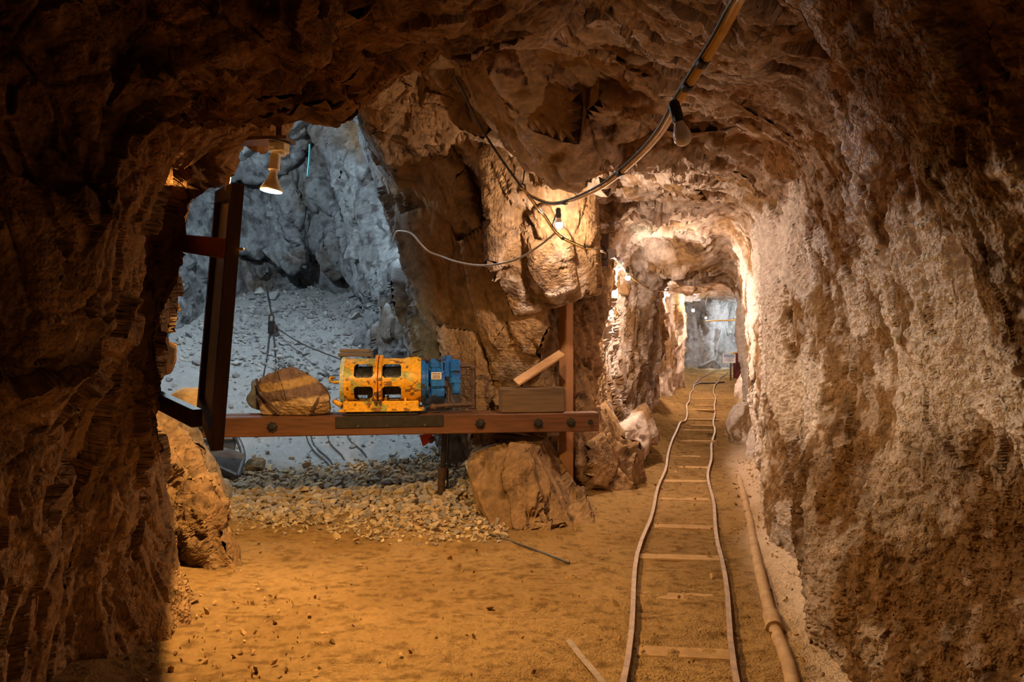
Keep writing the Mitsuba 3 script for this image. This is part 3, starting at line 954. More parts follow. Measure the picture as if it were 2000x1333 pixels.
def star_washer():
    a = np.linspace(0, 2 * np.pi, 64, endpoint=False)
    from shapely.geometry import Polygon
    rr = np.where((np.floor(a / (2 * np.pi) * 16).astype(int) % 2) == 0, .046, .039)
    plate = trimesh.creation.extrude_polygon(Polygon(np.stack([rr * np.cos(a), rr * np.sin(a)], 1)), .010, engine='earcut')
    dome = trimesh.creation.revolve(np.array([[0, .024], [.022, .022], [.032, .010], [.034, .0]]), sections=20)
    return plate, dome


washer, dome = star_washer()
nut = trimesh.creation.cylinder(.017, .020, 6)
FACE = np.eye(4); FACE[:3, 0], FACE[:3, 1], FACE[:3, 2] = BD, [0, 0, 1], BF
for k, (px, up, s_) in enumerate([(388, .0, 1), (532, .0, 1), (938, .0, 1), (1051, -.005, .95), (1115, .0, .9), (1153, .0, .45)]):
    M = FACE.copy(); M[:3, 3] = on_beam(px, up, .002)
    m = joined(washer, dome) if s_ > .5 else trimesh.creation.cylinder(.05, .012, 16)
    m = m.copy(); m.apply_scale(s_); m.apply_transform(M)
    put(num('support_beam__washer', k), m, 'black_steel')
    n_ = nut.copy(); n_.apply_scale(s_ if s_ > .5 else .8); n_.apply_translation([0, 0, .024 * s_ + .008]); n_.apply_transform(M)
    put(num('support_beam__washer', k) + '__nut', n_, 'black_steel')

q0, q1 = on_beam(655, .030, .007), on_beam(866, .034, .007)
put('mounting_plate', bar(q0, q1, .014, .098, .006), 'black_steel')
for k, px in enumerate((700, 757, 830)):
    put(num('mounting_plate__bolt', k), cyl(on_beam(px, .0, .012), on_beam(px, .0, .028), .011, 6), 'rust_steel')
tell('mounting_plate', 'black steel plate bolted to the beam face below the winch', 'steel plate')

# post, second post, blocks and boards at the right end
POST = np.array([.51, 6.42])
ptop, pfoot = 1.5 + (666.5 - 578) / FPX * 6.38, .14
yaw = math.radians(42)
m = rbox(.098, .098, ptop - pfoot, .006); m.apply_transform(trimesh.transformations.rotation_matrix(yaw, [0, 0, 1])); m.apply_translation([POST[0], POST[1], (ptop + pfoot) / 2])
put('timber_post', m, 'wood_new', label='pale square timber post standing upright behind the right end of the beam', category='post')
m = rbox(.16, .12, .03, .004); m.apply_transform(trimesh.transformations.rotation_matrix(.25, [0, 1, .2])); m.apply_translation([POST[0] + .02, POST[1] - .06, pfoot - .02])
put('wooden_wedge', m, 'wood_pale', label='small flat wooden wedge under the foot of the pale post', category='wedge')
p = U(1080, 700, 6.72)
m = bar([p[0], p[1], .42], [p[0], p[1], 1.5 - 14 / FPX * 6.7], .085, .085, .005)
put('timber_post_001', m, 'wood_old', label='short brown timber post half hidden behind the pale square post', category='post')
top = B0[2] + BH / 2
q = on_beam(982); e = on_beam(1101)
L = np.linalg.norm(e - q)
c = (q + e) / 2 - BF * .13 + [0, 0, BH / 2 + .112]
M = np.eye(4); M[:3, 0], M[:3, 1], M[:3, 2], M[:3, 3] = BD, -BF, [0, 0, 1], c
m = rbox(L + .03, .22, .222, .012); m.apply_transform(M)
put('timber_block', m, 'wood_old', label='thick stained timber block lying on the beam beside the pale post', category='timber block')
a, b = U(1008, 748, 6.02), U(1098, 690, 6.14)
put('loose_board', bar(a, b, .10, .024, .003, up=(.2, -.4, 1)), 'wood_pale', label='thin loose board leaning from the timber block up to the post', category='board')
a, b = U(966, 850, 6.28), U(1062, 862, 6.2)
put('wooden_shim', bar(a, b, .12, .045, .004), 'wood_old', label='dark plank jammed under the beam above the pillar foot', category='plank')
a, b = U(1062, 849, 6.22), U(1086, 846, 6.3)
put('wooden_shim_001', bar(a, b, .10, .035, .004), 'wood_grey', label='small grey wood offcut under the beam next to the post', category='plank')

# ------------------------------------------------------------------ the air winch
WC = (on_beam(745) - BF * .20) + np.array([0, 0, BH / 2 + .29])     # centre of the drum axis


def wp(a, b=0.0, c=0.0):
    """a along the winch axis, b towards the front, c up"""
    return WC + BD * a + BF * b + np.array([0, 0, c])


WM = np.eye(4); WM[:3, 0], WM[:3, 1], WM[:3, 2], WM[:3, 3] = BD, -BF, [0, 0, 1], WC
WR = .198


def place(m):
    m = m.copy(); m.apply_transform(WM)
    return m


def ring(r0, r1, a0, a1, sides=40):
    m = trimesh.creation.annulus(r0, r1, a1 - a0, sections=sides)
    m.apply_transform(trimesh.transformations.rotation_matrix(math.pi / 2, [0, 1, 0]))
    m.apply_translation([(a0 + a1) / 2, 0, 0])
    return m


shell = ring(WR - .022, WR, -.335, .335)
wins = []
for a0, a1 in ((-.235, -.075), (.005, .165)):
    for c0, c1 in ((.035, .150), (-.165, -.040)):
        wins.append(moved(rbox(a1 - a0, .8, c1 - c0, .018), [(a0 + a1) / 2, 0, (c0 + c1) / 2]))
put('winch__housing', place(cut(shell, *wins)), 'yellow_paint', 25)
tell('winch__housing', 'chipped yellow drum housing with four square windows')
put('winch__end_plate', place(joined(ring(.03, WR - .004, -.350, -.336), ring(WR - .02, WR + .012, -.352, -.318), ring(.0301, .06, -.362, -.35))), 'green_paint', 25)
tell('winch__end_plate', 'grey green end plate')
bell = [(.10, .335), (.19, .335), (.208, .31), (.212, .27), (.207, .215), (.198, .19), (.19, .19), (.19, .30), (.10, .30)]
m = trimesh.creation.revolve(np.array([(r, z) for r, z in bell] + [bell[0]]), sections=40)
m.apply_transform(np.array([[0, 0, 1, 0], [0, 1, 0, 0], [-1, 0, 0, 0], [0, 0, 0, 1.0]]))
if m.volume < 0: m.invert()
put('winch__gear_case', place(m), 'yellow_paint', 25)
for k, a0 in enumerate((-.048, -.012)):
    put(num('winch__brake_band', k), place(joined(ring(WR - .002, WR + .030, a0 - .013, a0 + .013), moved(rbox(.024, .035, .10, .004), [a0, -WR - .012, -.10]))), 'band_paint', 25)
    put(num('winch__brake_band', k) + '__bolt', place(joined(moved(trimesh.creation.cylinder(.010, .10, 8), [a0, -WR - .018, -.14]), moved(trimesh.creation.cylinder(.014, .018, 6), [a0, -WR - .018, -.17]))), 'rust_steel')
prof = [(.0, -.32), (.055, -.32), (.055, -.245)]
for j in range(34):
    z0 = -.24 + j * .0124
    prof += [(.118, z0), (.128, z0 + .004), (.128, z0 + .008), (.118, z0 + .0123)]
prof += [(.055, .19), (.055, .3), (.0, .3)]
m = trimesh.creation.revolve(np.array(prof), sections=36)
m.apply_transform(np.array([[0, 0, 1, 0], [0, 1, 0, 0], [-1, 0, 0, 0], [0, 0, 0, 1.0]]))
if m.volume < 0: m.invert()
put('winch__rope_drum', place(m), 'rope_steel', 30)
tell('winch__rope_drum', 'drum wound with steel wire rope')
base = [moved(rbox(.64, .05, .075, .006), [-.005, -.165, -.205]), moved(rbox(.64, .05, .075, .006), [-.005, .165, -.205]), moved(rbox(.72, .40, .02, .005), [.0, 0, -.247])]
base += [moved(rbox(.018, .36, .10, .004), [a_, 0, -.19]) for a_ in (-.3, -.09, .03, .2)]
put('winch__base', place(joined(*base)), 'yellow_paint', 25)
feet = [moved(rbox(.62, .03, .016, .003), [.0, y_, -.290 + .012]) for y_ in (-.19, .19)] + [moved(rbox(.014, .38, .05, .003), [a_, 0, -.268]) for a_ in (-.3, -.14, .05, .24)] + [moved(rbox(.56, .36, .03, .003), [0, .02, -.27])]
put('winch__foot_frame', place(joined(*feet)), 'black_steel', 25)
hd = smooth_path([(-.335, -.12, -.0), (-.40, -.12, -.002), (-.435, -.12, .006), (-.445, -.12, .022), (-.43, -.12, .036), (-.40, -.12, .034)], 6)
put('winch__handle', place(tube(hd, .013, 10)), 'yellow_paint', True)
put('winch__foot_lever', place(tube(smooth_path([(-.34, -.18, -.20), (-.38, -.19, -.17), (-.40, -.19, -.15)], 5), .022, 8)), 'yellow_paint', True)
put('winch__breather', place(joined(moved(trimesh.creation.cylinder(.012, .03, 10), [.25, -.03, WR + .01]), moved(trimesh.creation.cylinder(.024, .014, 10), [.25, -.03, WR + .025]))), 'rust_steel')
motor = [ring(.02, .185, .335, .375), ring(.02, .165, .372, .40), moved(rbox(.14, .22, .19, .03), [.47, -.02, .02]), moved(rbox(.125, .14, .09, .02), [.465, -.03, .145]), moved(rbox(.13, .18, .10, .03), [.475, -.02, -.105]), moved(rbox(.05, .12, .15, .012), [.555, -.02, .10])]
put('winch__motor', place(joined(*motor)), 'blue_paint', 25)
tell('winch__motor', 'glossy blue air motor')
chest = [moved(rbox(.105, .12, .12, .02), [.63, -.02, .125]), moved(rbox(.10, .11, .12, .02), [.635, -.02, .02]), moved(rbox(.07, .10, .13, .015), [.645, -.02, -.06]), moved(trimesh.creation.cylinder(.035, .14, 16), [.57, -.03, .15])]
put('winch__valve_chest', place(joined(*chest)), 'blue_paint', 25)
put('winch__name_plate', place(moved(rbox(.088, .006, .062, .002), [.468, -.135, .045])), 'white_plastic')
tell('winch__name_plate', 'small pale riveted plate on the motor')
put('winch__name_plate__marking', place(joined(*[moved(rbox(.072, .003, .005, .001), [.468, -.139, .045 + d]) for d in (-.02, -.008, .006, .019)])), 'black_steel')
put('winch__knob', place(moved(trimesh.creation.icosphere(2, .028), [.385, -.05, .19])), 'rust_steel', True)
put('winch__lever', place(joined(moved(trimesh.creation.cylinder(.011, .14, 10), [.515, -.11, .135]), moved(trimesh.creation.icosphere(1, .020), [.515, -.11, .07]))), 'blue_paint', True)
tell('winch', 'air winch with yellow drum housing and blue motor sitting on the timber beam', 'winch')

pipe = smooth_path([wp(.68, .03, .125), wp(.74, .03, .127), wp(.785, .03, .12), wp(.795, .03, .09), wp(.795, .03, -.10), wp(.795, .03, -.20)], 6)
put('air_pipe__riser', tube(pipe, .017, 12), 'rust_steel', True)
put('air_pipe__union', joined(cyl(wp(.795, .03, -.045), wp(.795, .03, -.02), .032, 8), cyl(wp(.795, .03, -.065), wp(.795, .03, -.045), .025, 16)), 'rust_steel')
put('air_pipe__elbow', joined(cyl(wp(.795, .03, -.235), wp(.795, .03, -.17), .027, 16), cyl(wp(.74, .03, -.215), wp(.80, .03, -.215), .025, 16)), 'rust_steel')
put('air_pipe__elbow_001', moved(trimesh.creation.icosphere(2, .029), wp(.79, .03, .112)), 'rust_steel', True)
put('air_pipe__feed', tube([wp(.43, .04, -.232), wp(.60, .04, -.222), wp(.78, .03, -.215)], .020, 12), 'rust_steel', True)
put('air_pipe__valve', joined(moved(trimesh.creation.icosphere(2, .035), wp(.44, .05, -.235)), cyl(wp(.54, .04, -.226), wp(.61, .04, -.222), .029, 8), cyl(wp(.575, .04, -.22), wp(.575, .04, -.06), .012, 10)), 'rust_steel')
tell('air_pipe', 'rusty iron air pipe running from the blue motor down to the beam', 'pipe')

p = U(697, 687, 6.55)
planks = [(-.155, .13, .0), (.02, .14, .006)]
tell('plank_rest', 'weathered grey plank rest behind the yellow winch housing', 'plank rest')
for k, (dz, w_) in enumerate(((0, .10), (.038, .11))):
    put(num('plank_rest__plank', k), bar(p + [-.155 + .01 * k, -.05 + .02 * k, -.03 + dz], p + [.155 - .02 * k, -.05 + .02 * k, -.03 + dz], w_, .034, .004), 'wood_grey')
for k, dx in enumerate((-.125, .13)):
    put(num('plank_rest__leg', k), bar([p[0] + dx, p[1] - .02, top - .08], [p[0] + dx, p[1] - .02, p[2] - .045], .045, .045, .004), 'wood_grey')

# boulder on the beam, held by two iron rods
q = on_beam(576) - BF * .17
OUT = [(509, 775), (513, 745), (545, 729), (574, 724), (598, 737), (629, 759), (638, 776), (640, 802), (600, 807), (516, 808)]
pts = [U(a_, b_, 5.90 + .05 * math.sin(3 * k)) for k, (a_, b_) in enumerate(OUT)] + [U(a_ * .88 + 69, b_ * .9 + 79, 6.28) for a_, b_ in OUT] + [U(560, 775, 5.80), U(615, 785, 5.82), U(540, 745, 5.88)]
m = trimesh.convex.convex_hull(np.array(pts))
v, f_ = trimesh.remesh.subdivide_to_size(m.vertices, m.faces, .016, max_iter=12)
m = trimesh.Trimesh(v, f_, process=True); v, f_ = np.array(m.vertices), np.array(m.faces)
c_, _ = chips(v, v[np.random.default_rng(3).permutation(len(v))[:60]], 4, .5, .12, 1)
v = v + vnormals(v, f_) * (np.clip(c_, -.03, .03) + .03 * fbm(v, .06, 3, 2) + .02 * fbm(v, .02, 3, 5))[:, None]
v[:, 2] = np.maximum(v[:, 2], B0[2] + BH / 2 + .004)
m = trimesh.Trimesh(v, f_, process=False)


def stripes(v, c):
    h = (v[:, 2] - q[2]) - .16 * (v[:, 0] - q[0]) + .05 * fbm(v, .14, 3, 8)
    purple, ochre, cream = np.array([.15, .10, .085]), np.array([.36, .23, .11]), np.array([.47, .33, .19])
    out = lerp(ochre, cream, sstep(.13, .15, h) * sstep(.225, .215, h))
    out = lerp(out, purple, sstep(.22, .23, h) * sstep(.335, .32, h))
    out = lerp(out, purple * 1.2, sstep(.395, .41, h))
    return out * (1 + .8 * fbm(v, .05, 3, 9) + .5 * fbm(v, .012, 2, 10))[:, None]


scene['striped_boulder'] = stone_entry(m, (.4, .3, .2), 3, True, stripes)
tell('striped_boulder', 'large ochre and purple striped boulder resting on the timber beam', 'boulder')
tp = top + .004
put('iron_rod', tube(smooth_path([U(501, 741, 5.93), U(506, 765, 5.86), U(516, 778, 5.80), U(548, 807.5, 5.775)], 5), .011, 8), 'rust_steel', True, 'bent iron rod leaning against the left side of the striped boulder', 'iron rod')
put('iron_rod_001', tube(smooth_path([U(631, 765, 5.84), U(617, 788, 5.80), U(607, 806, 5.80)], 5), .012, 8), 'rust_steel', True, 'iron rod leaning against the right side of the striped boulder', 'iron rod')
m = trimesh.creation.icosphere(4, 1.0); v = np.array(m.vertices) * [.065, .12, .14]
v[:, 0] += .02 * np.sin(v[:, 2] * 30); v += .02 * np.stack([fbm(v, .07, 2, s_) for s_ in (1, 2, 3)], 1)
m = trimesh.Trimesh(v, m.faces); m.apply_translation(U(502, 772, 6.16)); 
put('rubber_bag', m, 'bag_grey', True, 'slumped grey bag standing behind the left of the striped boulder', 'bag')
# sack at the left end
q = on_beam(365) - BF * .10
m = trimesh.creation.icosphere(5, 1.0); v = np.array(m.vertices)
v = np.sign(v) * np.abs(v) ** .8 * [.17, .12, .14]
v[:, 2] = np.maximum(v[:, 2], -.095)
v += .05 * np.stack([fbm(v, .12, 3, s_) for s_ in (4, 5, 6)], 1) + .012 * np.stack([np.sin(60 * v[:, 2] + 8 * fbm(v, .1, 2, 9))] * 3, 1) * .5
m = trimesh.Trimesh(v, m.faces); m.apply_translation(q + [0, 0, BH / 2 + .11])
put('burlap_sack', m, 'sack_cloth', True, 'tan cloth sack lying on the left end of the timber beam', 'sack')

# pipe under the beam, red pennant
foot = U(862, 985, 6.27)
gz = ground(foot)
put('drain_pipe__pipe', tube([U(868, 840, 6.20), U(866, 900, 6.24), U(864, 930, 6.26)], .026, 14), 'black_steel', True)
put('drain_pipe__sleeve', tube([U(864, 922, 6.26), U(862, 940, 6.26), [foot[0], foot[1], gz - .05]], .034, 14), 'rust_steel', True)
put('drain_pipe__coupling', joined(cyl(U(864.3, 916, 6.258), U(863.7, 934, 6.262), .043, 14), cyl(U(864.3, 913, 6.258), U(864, 919, 6.26), .047, 8)), 'rust_steel')
put('drain_pipe__rod', tube([U(877, 846, 6.24), U(875, 890, 6.28), [foot[0] + .05, foot[1] + .06, gz - .03]], .008, 8), 'black_steel', True)
tell('drain_pipe', 'upright rusty pipe standing in the gravel under the beam', 'pipe')
m = trimesh.convex.convex_hull(np.array([U(819, 850, 6.18), U(846, 846, 6.18), U(843, 862, 6.18), U(826, 873, 6.18), U(820, 850, 6.21), U(846, 846, 6.21), U(843, 862, 6.21), U(826, 873, 6.21)]))
put('red_bracket__plate', m, 'red_paint', False)
put('red_bracket__nipple', joined(cyl(U(841, 838, 6.2), U(842, 866, 6.2), .017, 10), moved(trimesh.creation.icosphere(2, .03), U(843, 858, 6.2))), 'rust_steel', True)
tell('red_bracket', 'small red angular plate hanging under the beam below the blue motor', 'bracket')

# ------------------------------------------------------------------ scraper bucket and loose blocks on the floor
O = U(425, 915, 7.25)
def sc(px, py, d=7.25): return U(px, py, d)
side = [sc(388, 878, 7.0), sc(400, 874, 7.0), sc(440, 882, 7.1), sc(470, 893, 7.1), sc(466, 925, 7.0), sc(430, 912, 7.0), sc(392, 898, 6.9)]
m = trimesh.convex.convex_hull(np.array(side + [p + np.array([.03, .05, .02]) for p in side]))
put('scraper_bucket__side_plate', m, 'scoop_steel')
put('scraper_bucket__blade', bar(sc(388, 902, 6.85), sc(460, 935, 6.95), .06, .10, .012, up=(0, -.4, 1)), 'scoop_steel')
put('scraper_bucket__back_plate', bar(sc(385, 868, 7.55), sc(460, 872, 7.55), .03, .24, .006, up=(0, .4, 1)), 'scoop_steel')
put('scraper_bucket__rim', tube(smooth_path([sc(458, 852, 7.5), sc(466, 862, 7.35), sc(474, 885, 7.2), sc(473, 905, 7.1), sc(464, 935, 6.95)], 6), .028, 10), 'scoop_steel', True)
put('scraper_bucket__strut', bar(sc(372, 858, 7.3), sc(404, 878, 7.2), .03, .02, .003), 'scoop_steel')
put('scraper_bucket__cross_bar', tube([sc(392, 860, 7.4), sc(462, 858, 7.5)], .022, 10), 'scoop_steel', True)
tell('scraper_bucket', 'dark steel scraper bucket lying on the rubble under the beam', 'scraper bucket')

BOULDERS = [  # px, py of the middle, depth, size, tone, yaw, label
    (423, 982, 6.15, (.34, .36, .40), (.33, .31, .29), .4, 'big smooth grey boulder at the foot of the left wall'),
    (468, 950, 6.75, (.27, .20, .11), (.44, .37, .29), .5, 'flat pale slab lying just below the scraper bucket'),
    (402, 952, 6.9, (.16, .14, .10), (.44, .42, .40), .1, 'small light block between the left wall and the scraper bucket'),
    (500, 900, 7.5, (.28, .22, .20), (.30, .23, .15), .6, 'brown angular rock behind the rim of the scraper bucket'),
    (523, 978, 6.45, (.15, .12, .19), (.36, .36, .37), .9, 'grey upright wedge of stone at the left of the gravel heap'),
    (541, 1001, 6.22, (.24, .16, .10), (.36, .26, .18), .1, 'broad reddish slab at the edge of lamplight on the gravel'),
    (487, 1003, 6.25, (.18, .15, .13), (.30, .27, .22), -.3, 'angular dark stone between the grey boulder and the reddish slab'),
    (455, 1000, 6.25, (.15, .13, .12), (.27, .28, .30), .7, 'blue grey block touching the big smooth grey boulder'),
    (427, 1016, 6.05, (.28, .16, .09), (.40, .29, .17), .2, 'tan slab in front of the big grey boulder'),
    (484, 935, 7.1, (.14, .10, .06), (.46, .43, .38), .2, 'thin pale flake beside the scraper bucket blade'),
    (360, 868, 6.2, (.22, .18, .10), (.40, .29, .15), .2, 'yellow lit flat stone jammed under the left end of the beam'),
    (932, 770, 6.55, (.30, .24, .24), (.38, .33, .27), .3, 'rounded tan rock behind the iron air pipe'),
]
for k, (px, py, d, size, tone, yw, lab) in enumerate(BOULDERS):
    m = rock_mesh(size, 200 + k, 18, .035)
    m.apply_transform(trimesh.transformations.rotation_matrix(yw, [0, 0, 1]))
    p = U(px, py, d)
    if py > 890:
        p[2] = max(p[2], ground(p) + size[2] * .15)
        p[2] = min(p[2], ground(p) + size[2] * .42)
    m.apply_translation(p)
    scene[num('loose_rock', k)] = stone_entry(m, tone, 40 + k)
    tell(num('loose_rock', k), lab, 'rock')

# gravel heap and rubble: the large stones one by one, the small ones as one part
def stones(owner, pts, sizes, tones, seed, parts=300):
    r = np.random.default_rng(seed)
    shapes = []
    for j in range(7):
        p_ = r.normal(size=(13, 3)); p_ /= np.linalg.norm(p_, axis=1, keepdims=True)
        m_ = trimesh.convex.convex_hull(p_ * [.5, .38, .30])
        shapes.append((np.array(m_.vertices), np.array(m_.faces)))
    dicts = {}
    order = np.argsort(-sizes / np.linalg.norm(pts - EYE, axis=1))
    vs, fs, cs_, at = [], [], [], 0
    tilt = r.normal(size=(len(pts), 2)) * .35
    yw = r.uniform(0, 6.28, len(pts))
    which, tn = r.integers(0, 7, len(pts)), r.integers(0, len(tones), len(pts))
    for n_, k in enumerate(order):
        M = trimesh.transformations.euler_matrix(tilt[k, 0], tilt[k, 1], yw[k]); M[:3, :3] *= sizes[k]; M[:3, 3] = pts[k]
        v_, f_ = shapes[which[k]]
        if n_ < parts:
            key_ = (which[k], tn[k])
            if key_ not in dicts:
                vv, ff = v_[f_].reshape(-1, 3), np.arange(len(f_) * 3).reshape(-1, 3)
                cc = np.repeat(np.asarray(tones[tn[k]])[None], len(vv), 0) * (1 + np.repeat(r.uniform(-.10, .10, len(ff)), 3))[:, None]
                dicts[key_] = mikit.ply((vv, ff), 'stone', False, color=cc)
            scene[num(owner + '__stone', n_)] = {**dicts[key_], 'to_world': T(M)}
        else:
            w_ = v_ @ M[:3, :3].T + M[:3, 3]
            w_ = w_[f_].reshape(-1, 3)
            vs.append(w_); fs.append(np.arange(len(w_)).reshape(-1, 3) + at); at += len(w_)
            cs_.append(np.repeat(np.asarray(tones[tn[k]])[None] * r.uniform(.75, 1.2), len(w_), 0))
    scene[owner + '__pebbles'] = mikit.ply((np.vstack(vs), np.vstack(fs)), 'stone', False, color=np.vstack(cs_))
    labels[owner + '__pebbles'] = {'label': 'small stones too many to count', 'kind': 'stuff'}


r = np.random.default_rng(5)
n_ = 9000
yy = r.uniform(5.0, 8.1, n_)
xx = r.uniform(-3.3, -.05, n_)
Pn = np.stack([xx, yy, 0 * xx], 1)
pxx = 1000 + xx / yy * FPX
edge = 5.55 + .25 * fbm(Pn, .5, 2, 91) * 2 - .25 * sstep(560, 760, pxx) + .3 * sstep(480, 400, pxx)
dens = sstep(edge - .25, edge + .25, yy) * sstep(8.1, 7.4, yy + .35 * sstep(700, 500, pxx)) + .03
ok = (r.random(n_) < dens) & (pxx > 395) & (np.minimum(look2(drift2, xx, yy), look2(stope2, xx, yy)) < -.02)
xx, yy = xx[ok], yy[ok]
sz = np.clip(r.lognormal(math.log(.062), .42, len(xx)), .022, .16) * (.6 + .4 * sstep(5.3, 6.2, yy))
zz = floor_z(xx, yy) + sz * .12 + r.uniform(0, .03, len(xx)) * sstep(5.6, 6.2, yy)
stones('gravel_heap', np.stack([xx, yy, zz], 1), sz, [(.38, .29, .19), (.30, .235, .17), (.45, .345, .22), (.25, .215, .18), (.40, .28, .155)], 6)
tell('gravel_heap', 'low heap of broken gravel in front of the blue lit chamber', 'gravel heap')

n_ = 8000
yy, xx = r.uniform(7.6, 12.9, n_), r.uniform(-4.9, -.2, n_)
ins = look2(stope2, xx + .27 * floor_z(xx, yy), yy)
pxx = 1000 + xx / yy * FPX
Pn = np.stack([xx, yy, 0 * xx], 1)
dens = .25 + .6 * sstep(9.0, 10.0, yy) + .3 * sstep(780, 860, pxx) + .4 * fbm(Pn, .8, 3, 93)
ok = (r.random(n_) < dens) & (ins < -.05)
xx, yy = xx[ok], yy[ok]
sz = np.clip(r.lognormal(math.log(.052), .55, len(xx)), .02, .36) * (.55 + .45 * sstep(8, 10, yy))
zz = floor_z(xx, yy) + sz * .12
stones('rubble_slope', np.stack([xx, yy, zz], 1), sz, [(.42, .42, .41), (.36, .37, .37), (.47, .46, .44), (.30, .30, .31)], 8)
tell('rubble_slope', 'pale broken rubble covering the slope at the back of the chamber', 'rubble')

# grit strewn over the sand
n_ = 5200
yy, xx = r.uniform(2.4, 8.5, n_) , r.uniform(-1.8, 3.0, n_)
Pn = np.stack([xx, yy, 0 * xx], 1)
wdr = look2(drift2, xx, yy)
lft = sstep(-.55, -1.25, xx) * sstep(4.6, 3.2, yy)
ok = (r.random(n_) < .10 + .5 * sstep(-.4, -.1, wdr) + .8 * lft + .5 * np.maximum(fbm(Pn, .5, 3, 95), 0)) & (wdr < -.02)
xx, yy = xx[ok], yy[ok]
sz = np.clip(r.lognormal(math.log(.009), .5, len(xx)), .004, .026)
vs, fs, cs_, at = [], [], [], 0
m_ = trimesh.convex.convex_hull(r.normal(size=(9, 3)) * [.5, .45, .3])
zz = floor_z(xx, yy)
for k in range(len(xx)):
    w_ = (np.array(m_.vertices) @ trimesh.transformations.euler_matrix(*r.uniform(0, 6, 3))[:3, :3].T * sz[k] + [xx[k], yy[k], zz[k] + .012])[m_.faces].reshape(-1, 3)
    vs.append(w_); fs.append(np.arange(len(w_)).reshape(-1, 3) + at); at += len(w_)
    cs_.append(np.repeat(np.array([.34, .21, .10])[None] * r.uniform(.6, 1.3), len(w_), 0))
scene['floor__grit'] = mikit.ply((np.vstack(vs), np.vstack(fs)), 'stone', False, color=np.clip(np.vstack(cs_), .01, .9))
labels['floor__grit'] = {'label': 'grit and pebbles strewn over the sand', 'kind': 'stuff'}

# ------------------------------------------------------------------ track, pipe and strips on the sand
G2 = .2535
ty = np.concatenate([np.arange(1.6, 14, .3), np.arange(14, 22.6, .5)])


def rail(side):
    wob_ = .018 * np.sin(ty * 1.3 + side) + .012 * np.sin(ty * 2.9 + 2 * side)
    xc = track_x(ty)
    tx = np.gradient(xc, ty)
    nrm_ = np.stack([np.ones_like(ty), -tx], 1) / np.sqrt(1 + tx ** 2)[:, None]
    c = np.stack([xc, ty], 1) + nrm_ * (side * G2 + wob_[:, None])
    z0 = floor_z(c[:, 0], c[:, 1])
    prof_ = np.array([(-.013, .036), (.013, .036), (.015, .031), (.013, .022), (.005, .018), (.005, -.03), (-.005, -.03), (-.005, .018), (-.013, .022), (-.015, .031)])
    v_, f_ = [], []
    for k in range(len(ty)):
        for a_, b_ in prof_:
            v_.append([c[k, 0] + nrm_[k, 0] * a_, c[k, 1] + nrm_[k, 1] * a_, z0[k] + b_ + .004])
    n = len(prof_)
    for k in range(len(ty) - 1):
        for j in range(n):
            a_, b_ = k * n + j, k * n + (j + 1) % n
            f_ += [[a_, b_, b_ + n], [a_, b_ + n, a_ + n]]
    m = trimesh.Trimesh(np.array(v_), np.array(f_), process=False)
    if m.volume < 0: m.invert()
    return m


put('mine_track__rail', rail(-1), 'rail_steel')
put('mine_track__rail_001', rail(1), 'rail_steel')
for k, y_ in enumerate((2.5, 3.35, 4.05, 4.74, 5.53, 6.5, 7.3, 8.1, 8.9, 9.7, 10.5, 11.3, 12.2, 13.1, 14, 15)):
    xc = float(track_x(y_)); w_ = .235 if k % 3 else .30
    cy_ = y_ - .06
    z_ = max(ground((xc - .15, y_)), ground((xc + .15, y_)), ground((xc, y_)))
    put(num('mine_track__tie', k), bar([xc - w_, cy_ + .02, z_ - .022], [xc + w_, cy_ - .03, z_ - .023], .12, .05, .008), 'tie_wood')
tell('mine_track', 'narrow gauge mine track half buried in sand, running into the tunnel', 'rail track')
pr = [U(1353, 760, 17.3), U(1366, 752, 18.3), U(1388, 751, 18.6), U(1415, 749, 19)]
for p in pr: p[2] = ground(p) + .02
put('loose_rail', tube(smooth_path(pr, 5), .022, 6), 'rust_steel', True, 'dark loose rail lying across the floor at the far end of the tunnel', 'rail')
pp = [(.80, 1.9, -.01), (.97, 2.3, 0), (1.23, 3.0, .005), (1.37, 3.58, .005), (1.62, 4.5, .0), (1.95, 5.6, -.012), (2.35, 7.0, -.02), (2.75, 8.4, -.03)]
pp = [np.array([a_, b_, ground((a_, b_)) + c_]) for a_, b_, c_ in pp]
path_ = smooth_path(pp, 8)
put('buried_pipe__pipe', tube(path_, .033, 14), 'sand_pipe', True)
k = int(3 * 8)
put('buried_pipe__coupling', joined(tube(path_[k - 1:k + 2], .044, 16), tube([path_[k - 1], path_[k - 1] * .7 + path_[k] * .3], .049, 16)), 'sand_pipe')
tell('buried_pipe', 'sandy pipe half buried along the foot of the right wall', 'pipe')
ps = [(.283, 3.37, .02), (.33, 3.2, .014), (.385, 3.02, .012), (.43, 2.80, .012)]
ps = [np.array([a_, b_, ground((a_, b_)) + c_]) for a_, b_, c_ in ps]
put('wooden_strip', tube(smooth_path(ps, 6), .017, 8, .5), 'wood_grey', 30, 'thin curved wooden strip lying on the sand left of the track', 'wooden strip')
ps = [U(938, 1043, 5.3), U(1020, 1072, 4.95), U(1112, 1106, 4.57)]
for p in ps: p[2] = ground(p) + .008
put('thin_rod', tube(smooth_path(ps, 6), .008, 8), 'old_rope', True, 'thin grey rod lying on the sand in front of the pillar foot', 'rod')

